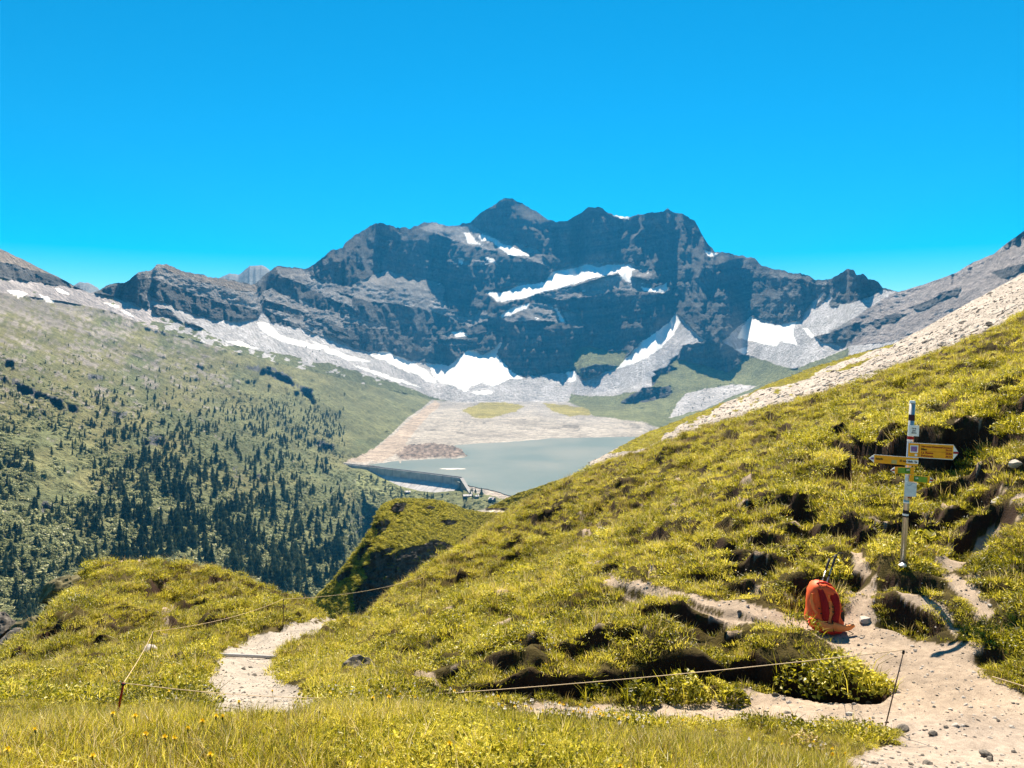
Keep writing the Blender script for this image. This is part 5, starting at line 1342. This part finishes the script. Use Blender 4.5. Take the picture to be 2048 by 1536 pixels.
b = MB(); b.tube([(.03, -.05, -.14), (.045, -.07, -.05)], [.045, .04], 10); b.build('foot_marker', M_orange, sp, True)

# ------------------------------------------------------------------ rucksack and poles
M_pk = plain('orange_nylon', (.95, .13, .03), .55, 0, .08, 40); M_pkd = plain('dark_red_mesh', (.30, .008, .010), .8, 0, .15, 120); M_pkr = plain('red_nylon', (.85, .035, .02), .5, 0, .1, 60); M_pkl = plain('sunlit_orange_foam', (.95, .30, .085), .7, 0, .08, 60)  # paler orange of belt and panels carries the pack's sunlit patches as colour
BB = hit(1660, 1266); BU = BB[1] / F
bp = empty('rucksack', BB); setp(bp, 'orange red hiking rucksack propped up on the path beside the trekking poles', 'rucksack')
def kx(zx, zy): return ((1600 + (600 + (zx - 600) * 1.06) / 10.97 - 1660) * BU, (1266 - (1150 + zy / 10.97)) * BU)      # from the enlarged view of the photo
def back(z): return .10 * max(0, z) / .5                                                # it leans against the slope
prof = [(218, 450, 600), (240, 400, 680), (300, 335, 770), (400, 285, 845), (500, 258, 895), (600, 240, 912), (700, 228, 920), (800, 215, 930), (900, 180, 945), (1000, 175, 960), (1100, 210, 950), (1170, 290, 890), (1225, 420, 800)]
b = MB(); n = 20; V_ = []; Fc = []
for i, (zy, xl, xr) in enumerate(prof):
    a0, z = kx(xl, zy); a1, _ = kx(xr, zy); c = (a0 + a1) / 2; w = (a1 - a0) / 2; d = .115 * (1 if 1 < i < 11 else .75 if i in (1, 11) else .5)
    for k in range(n):
        t = 2 * math.pi * k / n; e = .62
        x = c + w * math.copysign(abs(math.cos(t)) ** e, math.cos(t)); y = .02 + back(z) + d * math.copysign(abs(math.sin(t)) ** .75, math.sin(t)) + .010 * math.sin(7 * t + 2.3 * i) + .006 * math.sin(3.1 * i + 4 * t)
        V_.append((x, y, z + .004 * math.sin(5 * t + 2 * i)))
for i in range(len(prof) - 1):
    for k in range(n): Fc.append((i * n + k, (i + 1) * n + k, (i + 1) * n + (k + 1) % n, i * n + (k + 1) % n))
Fc += [tuple(range(n)), tuple(range(len(prof) * n - 1, (len(prof) - 1) * n - 1, -1))]
b.add(V_, Fc); body = b.build('body', M_pk, bp, True)
def strap(name, line, wpx, m, off=-.10, th=.014, parent=bp):
    b = MB(); P_ = []
    L_ = []
    for zx, zy, ex in line:
        x, z = kx(zx, zy); L_.append(Vector((x, off + back(z) + ex, z)))
    V_ = []; Fc = []
    for i, p in enumerate(L_):
        t = (L_[min(i + 1, len(L_) - 1)] - L_[max(i - 1, 0)]); t.y = 0; t.normalize(); s_ = Vector((t.z, 0, -t.x)); w = (wpx[i] if isinstance(wpx, list) else wpx) / 10.97 * BU / 2
        V_ += [p - s_ * w, p + s_ * w, p + s_ * w * .9 + Vector((0, -th, 0)), p - s_ * w * .9 + Vector((0, -th, 0))]
    for i in range(len(L_) - 1):
        for k in range(4): Fc.append((4 * i + k, 4 * i + (k + 1) % 4, 4 * i + 4 + (k + 1) % 4, 4 * i + 4 + k))
    Fc += [(0, 1, 2, 3), (4 * len(L_) - 1, 4 * len(L_) - 2, 4 * len(L_) - 3, 4 * len(L_) - 4)]
    b.add(V_, [f[::-1] for f in Fc]); return b.build(name, m, parent, True)
strap('shoulder_strap', [(455, 300, .02), (480, 430, -.01), (505, 600, -.022), (515, 780, -.02), (510, 900, -.005), (525, 1000, .01)], [100, 140, 165, 165, 150, 60], M_pkd)
strap('shoulder_strap', [(715, 420, .02), (735, 520, -.01), (750, 640, -.02), (745, 800, -.015), (715, 900, -.005), (700, 985, .01)], [175, 175, 130, 120, 150, 165], M_pkd)
strap('back_panel', [(640, 430, .012), (655, 600, .006), (665, 760, .004), (640, 860, .006), (590, 1010, .01)], [60, 100, 130, 150, 120], M_pkl, -.098, .008)
strap('hip_belt', [(640, 1060, -.02), (740, 1080, -.035), (850, 1085, -.045), (960, 1065, -.05), (1060, 1015, -.05)], [190, 170, 130, 105, 50], M_pkl, -.085, .022)
strap('hip_belt', [(640, 1090, -.02), (540, 1080, -.03), (430, 1030, -.035), (300, 960, -.03), (150, 900, -.02)], [180, 170, 150, 130, 70], M_pkl, -.085, .022)
strap('bottom_panel', [(250, 1110, .02), (420, 1165, .0), (620, 1200, -.006), (800, 1185, .0), (930, 1130, .02)], [60, 85, 95, 85, 50], M_pkr, -.082, .015)
strap('side_pocket', [(880, 800, .04), (870, 900, .03), (875, 1000, .04)], [120, 140, 120], M_blk, -.095, .01)
strap('side_panel', [(300, 420, .03), (270, 560, .02), (300, 700, .015), (360, 830, .02)], [50, 70, 80, 60], M_pkl, -.09, .008)  # sunlit left side of the pack, laid on as a paler strip
strap('waist_pocket', [(140, 930, -.02), (210, 940, -.035), (310, 965, -.035)], [90, 130, 120], M_pkr, -.10, .03)
b = MB(); pts_ = [kx(*p) for p in [(500, 275), (560, 330), (640, 400), (700, 370), (800, 390)]]; b.tube([(x, -.075 + back(z), z) for x, z in pts_], .006, 6); b.build('cord', M_pkl, bp)
b = MB(); pts_ = [kx(*p) for p in [(430, 250), (470, 222), (540, 215), (620, 222), (720, 270), (800, 360)]]; b.tube([(x, -.035 + back(z), z + .006) for x, z in pts_], .009, 6); b.build('lid_edge', M_pkr, bp, True)
strap('lid', [(500, 262, .025), (600, 300, .015), (700, 340, .015), (790, 380, .025)], [40, 75, 75, 40], M_pkr, -.08, .012)
b = MB(); pts_ = [kx(*p) for p in [(500, 225), (520, 175), (590, 175), (610, 225)]]; b.tube([(x, -.01 + back(z), z) for x, z in pts_], .005, 6); b.build('haul_loop', M_blk, bp)
for (zx, zy) in [(840, 740), (380, 690), (415, 790), (665, 660), (665, 760), (590, 690)]:
    x, z = kx(zx, zy); b = MB(); b.box((x, -.125 + back(z), z), (.016, .01, .012)); b.build('buckle', M_pkr if zx == 840 else M_blk, bp)
for pl_ in [[(930, 1140), (1010, 1180), (1090, 1240), (1060, 1260)], [(290, 1150), (230, 1180), (200, 1220)], [(160, 980), (130, 1040), (110, 1090)], [(640, 930), (640, 1030), (650, 1180)]]:
    b = MB(); p_ = [kx(*p) for p in pl_]; b.tube([(x, -.12 + back(z), max(z, .006)) for x, z in p_], .005, 6); b.build('webbing', M_blk, bp)
M_grip = plain('grip_foam', (.05, .05, .06), .8); M_shaft = plain('pole_shaft', (.45, .42, .42), .35, .6, .1, 40)
for (bx_, by_, tx_, ty_, lab) in [(1634, 1195, 1659, 1118, 'left trekking pole leaning behind the rucksack'), (1644, 1195, 1672, 1110, 'right trekking pole with looped strap behind the rucksack')]:
    D0, D1 = BB[1] + .22, BB[1] + .42
    p0 = Vector(P3(bx_, by_, D0)); p1 = Vector(P3(tx_, ty_, D1)); d_ = (p1 - p0)
    root = empty('trekking_pole', p0 - d_ * .35); setp(root, lab, 'trekking pole', 'trekking poles behind the rucksack')
    L_ = d_ * 1.35
    b = MB(); b.tube([(0, 0, 0), L_ * .5, L_ * .8], [.006, .007, .008], 8); b.build('shaft', M_shaft, root, True)
    b = MB(); b.tube([L_ * .79, L_ * .85, L_ * .93, L_], [.012, .015, .013, .017], 8); b.build('grip', M_grip, root, True)
    b = MB(); c = L_ * 1.0; b.tube([c, c + Vector((.03, -.02, .035)), c + Vector((.075, -.03, .025)), c + Vector((.085, -.04, -.02)), c + Vector((.05, -.04, -.05))], .006, 6); b.build('wrist_strap', M_grip, root, True)
    for u in (.42, .62): b = MB(); b.tube([L_ * u, L_ * (u + .03)], .011, 8); b.build('lock_collar', M_blk, root, True)

# ------------------------------------------------------------------ electric fence
M_fp = plain('fence_post_grey', (.10, .07, .06), .6); M_fr = plain('fence_post_red', (.42, .03, .015), .5); M_rope = plain('fence_tape', (.60, .45, .28), .6)
tops = {}
def fence_post(key, bx_, by_, tx_, ty_, m, r, label):
    p = hit(bx_, by_); t = P3(tx_, ty_, p[1])
    o = empty('fence_post', p); setp(o, label, 'fence post', 'electric fence posts'); d_ = Vector(t - p); tops[key] = Vector(t)
    b = MB(); b.tube([-d_ * .12, d_ * .5, d_], [r, r, r * .8], 8); b.build('shaft', m, o, True)
    b = MB(); b.tube([d_ * .95, d_ * .99], r * 1.9, 8); b.build('insulator', M_blk, o, True)
    b = MB(); b.box(d_ * .08 + Vector((0, -r * 1.5, 0)), (r * 5, r * 2, r * 2)); b.build('foot_step', m, o)
fence_post('r', 1770, 1456, 1808, 1300, M_fp, .0055, 'thin dark fence post leaning on the path below the rucksack')
fence_post('red', 234, 1432, 247, 1366, M_fr, .009, 'red fence post in the meadow at the lower left')
fence_post('l2', 299, 1318, 306, 1263, M_fp, .007, 'thin grey fence post left of the gravel path')
fence_post('l3', 567, 1250, 567, 1198, M_fp, .009, 'grey fence post above the bend of the gravel path')
fence_post('l4', 842, 1215, 845, 1155, M_fp, .009, 'fence post on the hillside edge beyond the gravel path')
def rope(a, bb, sag, label, r=.004, n=24):
    b = MB(); a = Vector(a); bb = Vector(bb)
    pts_ = [a.lerp(bb, i / n) - Vector((0, 0, sag * 4 * (i / n) * (1 - i / n))) for i in range(n + 1)]
    b.tube([p - a for p in pts_], r, 5)
    o = b.build('fence_rope', M_rope, None, True); o.location = a; setp(o, label, 'rope', 'electric fence ropes')
rope(tops['r'], Vector(P3(800, 1393, 6.9)), .03, 'white fence rope stretched along the earth step to the middle', .0036)
rope(Vector(P3(800, 1393, 6.9)), tops['red'], .05, 'thin fence rope crossing the near end of the gravel path', .0025)
rope(tops['red'], tops['l2'], .03, 'fence rope from the red post up to the grey post', .0026)
rope(tops['l2'], tops['l3'], .10, 'yellowish fence rope running across the left meadow', .0036)
rope(tops['l3'], tops['l4'], .12, 'fence rope passing in front of the dark knoll cliff', .005)
a_ = hit(1985, 1362); c_ = hit(2080, 1396); rope(a_ + np.array([0, 0, .04]), c_ + np.array([0, 0, .06]), .0, 'loose white rope on the path at the right edge', .005)
# water bar across the gravel path
wb0, wb1 = hit(440, 1312), hit(552, 1317)
b = MB(); d_ = Vector(wb1 - wb0); b.tube([(0, 0, .02), d_ * .5 + Vector((0, 0, .025)), d_ + Vector((0, 0, .02))], [.035, .032, .03], 8)
o = b.build('water_bar', plain('bleached_log', (.50, .47, .45), .8, 0, .15, 8), None, True); o.location = Vector(wb0); setp(o, 'bleached log laid across the gravel path as a water bar', 'log')

# ------------------------------------------------------------------ flowers and single plants
M_pet = leaf_mat('yellow_petals', (.75, .50, .01), (.80, .58, .015), (.85, .66, .02), .3); M_stem = plain('stem_green', (.09, .10, .02), .8)
def petals(seed, R):
    r = random.Random(seed); v = []; f = []
    for ring in range(3):
        for k in range(14):
            a = 6.283 * k / 14 + ring * .2 + r.uniform(-.1, .1); l = R * (1 - .25 * ring) * r.uniform(.85, 1.1); z = .004 * ring + R * (.12 + .22 * ring); o = len(v)
            ca, sa = math.cos(a), math.sin(a)
            for u, w in [(.1, .08), (.1, -.08), (1, -.13), (1, .13)]: v.append((l * u * ca - R * w * sa, l * u * sa + R * w * ca, z * u + .002))
            f.append((o, o + 1, o + 2, o + 3))
    return v, f
def stem_geo(h, r0=.0016):
    b = MB(); b.tube([(0, 0, -.02), (.006, .004, h * .5), (0, 0, h)], r0, 5); return b.v, b.f
pv, pf2 = petals(1, .017); pm = bpy.data.meshes.new('petals'); pm.from_pydata(pv, [], pf2); pm.materials.append(M_pet)
sv_, sf_ = stem_geo(.20); smh = bpy.data.meshes.new('stem'); smh.from_pydata(sv_, [], sf_); smh.materials.append(M_stem)
bvv = MB(); bvv.tube([(0, 0, -.014), (0, 0, -.004), (0, 0, .004)], [.003, .006, .005], 7); cm_ = bvv.mesh('calyx', M_stem)
FL = [(545, 1383, 'tall yellow dandelion against the near end of the gravel path'), (432, 1440, 'pair flower of yellow dandelion below the gravel path, larger one'), (445, 1441, 'yellow dandelion just right of the larger one below the path'), (376, 1468, 'yellow dandelion in the meadow left of the pair'),
      (292, 1480, 'yellow dandelion low in the left meadow'), (185, 1530, 'big yellow dandelion at the bottom edge on the left'), (70, 1472, 'small yellow dandelion near the left edge'), (225, 1435, 'yellow dandelion at the foot of the red post'), (405, 1450, 'small yellow dandelion between meadow and pair'), (745, 1398, 'small yellow dandelion on the bank edge at centre left'),
      (778, 1395, 'yellow dandelion on the bank edge right of the gravel path'), (1240, 1548, 'yellow dandelion low in the centre right grass'), (1238, 1440, 'yellow dandelion standing before the path at centre right'), (330, 1487, 'yellow dandelion in the middle of the left meadow'), (270, 1440, 'yellow dandelion right of the red post foot'),
      (15, 1515, 'yellow dandelion in the bottom left corner'), (420, 1526, 'yellow dandelion at the bottom edge below the path'), (478, 1406, 'short yellow dandelion in front of the path stones'), (350, 1490, 'pale yellow dandelion beside another in the left meadow'), (900, 1500, 'yellow dandelion in the central bank grass')]
for x, y, lab in FL:
    g = hit(x, y + 40 if y + 40 < 1700 else y); hh = max(.10, ((HY - y) / F * g[1]) - g[2])
    o = empty('dandelion', g); setp(o, lab, 'flower', 'yellow dandelions on the bank')
    st = link(bpy.data.objects.new('stem', smh), o); st.scale = (1, 1, hh / .20)
    hd = link(bpy.data.objects.new('flower_head', pm), o); hd.location = (0, 0, hh); hd.scale = (.72, .72, .72); hd.rotation_euler = (random.uniform(-.3, .5), random.uniform(-.3, .3), random.uniform(0, 6))
    link(bpy.data.objects.new('calyx', cm_), hd)
C_fl = unlinked('flower_sources')
src(C_fl, 'small_yellow', [(petals(3, .010), M_pet), (([(x, y, z - .12) for x, y, z in stem_geo(.12, .0012)[0]], stem_geo(.12, .0012)[1]), M_stem)])
M_wp = leaf_mat('white_petals', (.6, .55, .5), (.7, .66, .6), (.75, .7, .66), .3)
src(C_fl, 'small_white', [(petals(4, .008), M_wp), (([(x, y, z - .12) for x, y, z in stem_geo(.12, .0012)[0]], stem_geo(.12, .0012)[1]), M_stem)])
cl3 = ss(.05, .4, fbm(NX * .7, NY * .7, 3, 571))[:-1, :-1]
P, c, k = sample_ground(np.interp(yy, [2, 6, 12], [70, 45, 8]) * cl3, grass_ok & (yy < 12) & vis, 941)
r_ = np.random.default_rng(9); P[:, 2] += r_.uniform(.08, .15, len(P))
scatter('small_flowers', P, up_rot(len(P), 942, .3), r_.uniform(.7, 1.2, len(P)), (r_.random(len(P)) < .3).astype(int), C_fl, 'small yellow and white flowers sprinkled through the near meadow', 'flowers')
def plant(px, py, R, n, label, name='low_bush', ls=.05, m=M_leafy, hgt=None):
    g = hit(px, py); o = empty(name, g); setp(o, label, 'bush')
    v, f = leaves(n, R, hgt or R * .9, ls, int(px)); me = bpy.data.meshes.new('foliage'); me.from_pydata(v, [], f); me.materials.append(m); obj('foliage', me, o)
    v, f = blades(50, R * 1.1, R * .9, .008, .7, int(py), M_grass); me = bpy.data.meshes.new('grass_blades'); me.from_pydata(v, [], f); me.materials.append(M_grass); obj('grass_blades', me, o)
plant(1466, 1402, .16, 260, 'small round tussock on the path below the earth step')
plant(1368, 1390, .26, 420, 'round bush at the foot of the earth step in the middle')
plant(1280, 1398, .20, 300, 'scraggy bush at the foot of the earth step left of the round bush')
plant(1195, 1398, .18, 260, 'low bush at the left end of the dark earth step')
plant(1848, 1088, .22, 90, 'broad leaved green plant growing in the dark hollow right of the pole', 'leafy_plant', .13)
plant(1690, 1368, .34, 520, 'dense low bush at the right end of the earth step')
plant(1610, 1372, .30, 420, 'dense low bush left of the one at the step end')
plant(1760, 1378, .16, 160, 'last small tuft of the earth step beside the thin post')
plant(1668, 1150, .22, 280, 'low bush right behind the trekking poles')
plant(1612, 1500, .14, 160, 'dry brownish tussock in the bank grass at the lower right', 'dry_tussock', .03, M_straw)

# ------------------------------------------------------------------ far hiker on the saddle
HP = None
k_c = int(np.argmin(np.abs(spx - 946.5))); col_y = QY[k_c]; k_r = int(np.argmin(np.abs(col_y - 1026)))
HP = QV[k_c, k_r]
me = bpy.data.meshes.new('person'); J = [(0, 0, .95), (0, 0, 1.2), (0, 0, 1.45), (0, 0, 1.56), (0, .02, 1.70), (-.1, 0, .92), (-.13, .1, .5), (-.14, -.02, .05), (.1, 0, .92), (.13, -.12, .5), (.15, .1, .05), (-.2, 0, 1.42), (-.28, .05, 1.15), (-.25, -.1, .92), (.2, 0, 1.42), (.28, -.05, 1.15), (.25, .1, .92), (-.14, -.16, .03), (.15, -.05, .03)]
E = [(0, 1), (1, 2), (2, 3), (3, 4), (0, 5), (5, 6), (6, 7), (7, 17), (0, 8), (8, 9), (9, 10), (10, 18), (2, 11), (11, 12), (12, 13), (2, 14), (14, 15), (15, 16)]
me.from_pydata(J, E, []); M_cl = plain('dark_hiking_clothes', (.035, .03, .04), .9); me.materials.append(M_cl)
o = obj('person', me); o.location = HP; setp(o, 'tiny distant hiker in dark clothes walking on the green saddle', 'person')
md = o.modifiers.new('skin', 'SKIN'); rad = [.15, .15, .16, .07, .11, .10, .075, .05, .10, .075, .05, .07, .055, .04, .07, .055, .04, .04, .04]
for i, r0 in enumerate(rad): me.skin_vertices[0].data[i].radius = (r0, r0)
me.skin_vertices[0].data[0].use_root = True
o.modifiers.new('sub', 'SUBSURF').levels = 1

# ------------------------------------------------------------------ air
lo = np.array([1e9] * 3); hi = -lo
for A in (FV, Bv, QV, Bq, GV, Bg, NV):
    lo = np.minimum(lo, A.reshape(-1, 3).min(0)); hi = np.maximum(hi, A.reshape(-1, 3).max(0))
lo -= (300, 60, 1); hi += (300, 600, 60)
m = MB(); m.box(tuple((lo + hi) / 2), tuple(hi - lo))
M_air = bpy.data.materials.new('haze'); M_air.use_nodes = True; N = M_air.node_tree.nodes; N.remove(N['Principled BSDF'])
pvn = N.new('ShaderNodeVolumePrincipled'); pvn.inputs['Color'].default_value = (.05, .46, 1.0, 1); pvn.inputs['Density'].default_value = 5.5e-5; pvn.inputs['Anisotropy'].default_value = 0.0
M_air.node_tree.links.new(pvn.outputs[0], N['Material Output'].inputs['Volume'])
hz = m.build('haze', M_air); setp(hz, 'thin blue air between the hillside and the mountains', 'haze', None, 'stuff')
#@@END
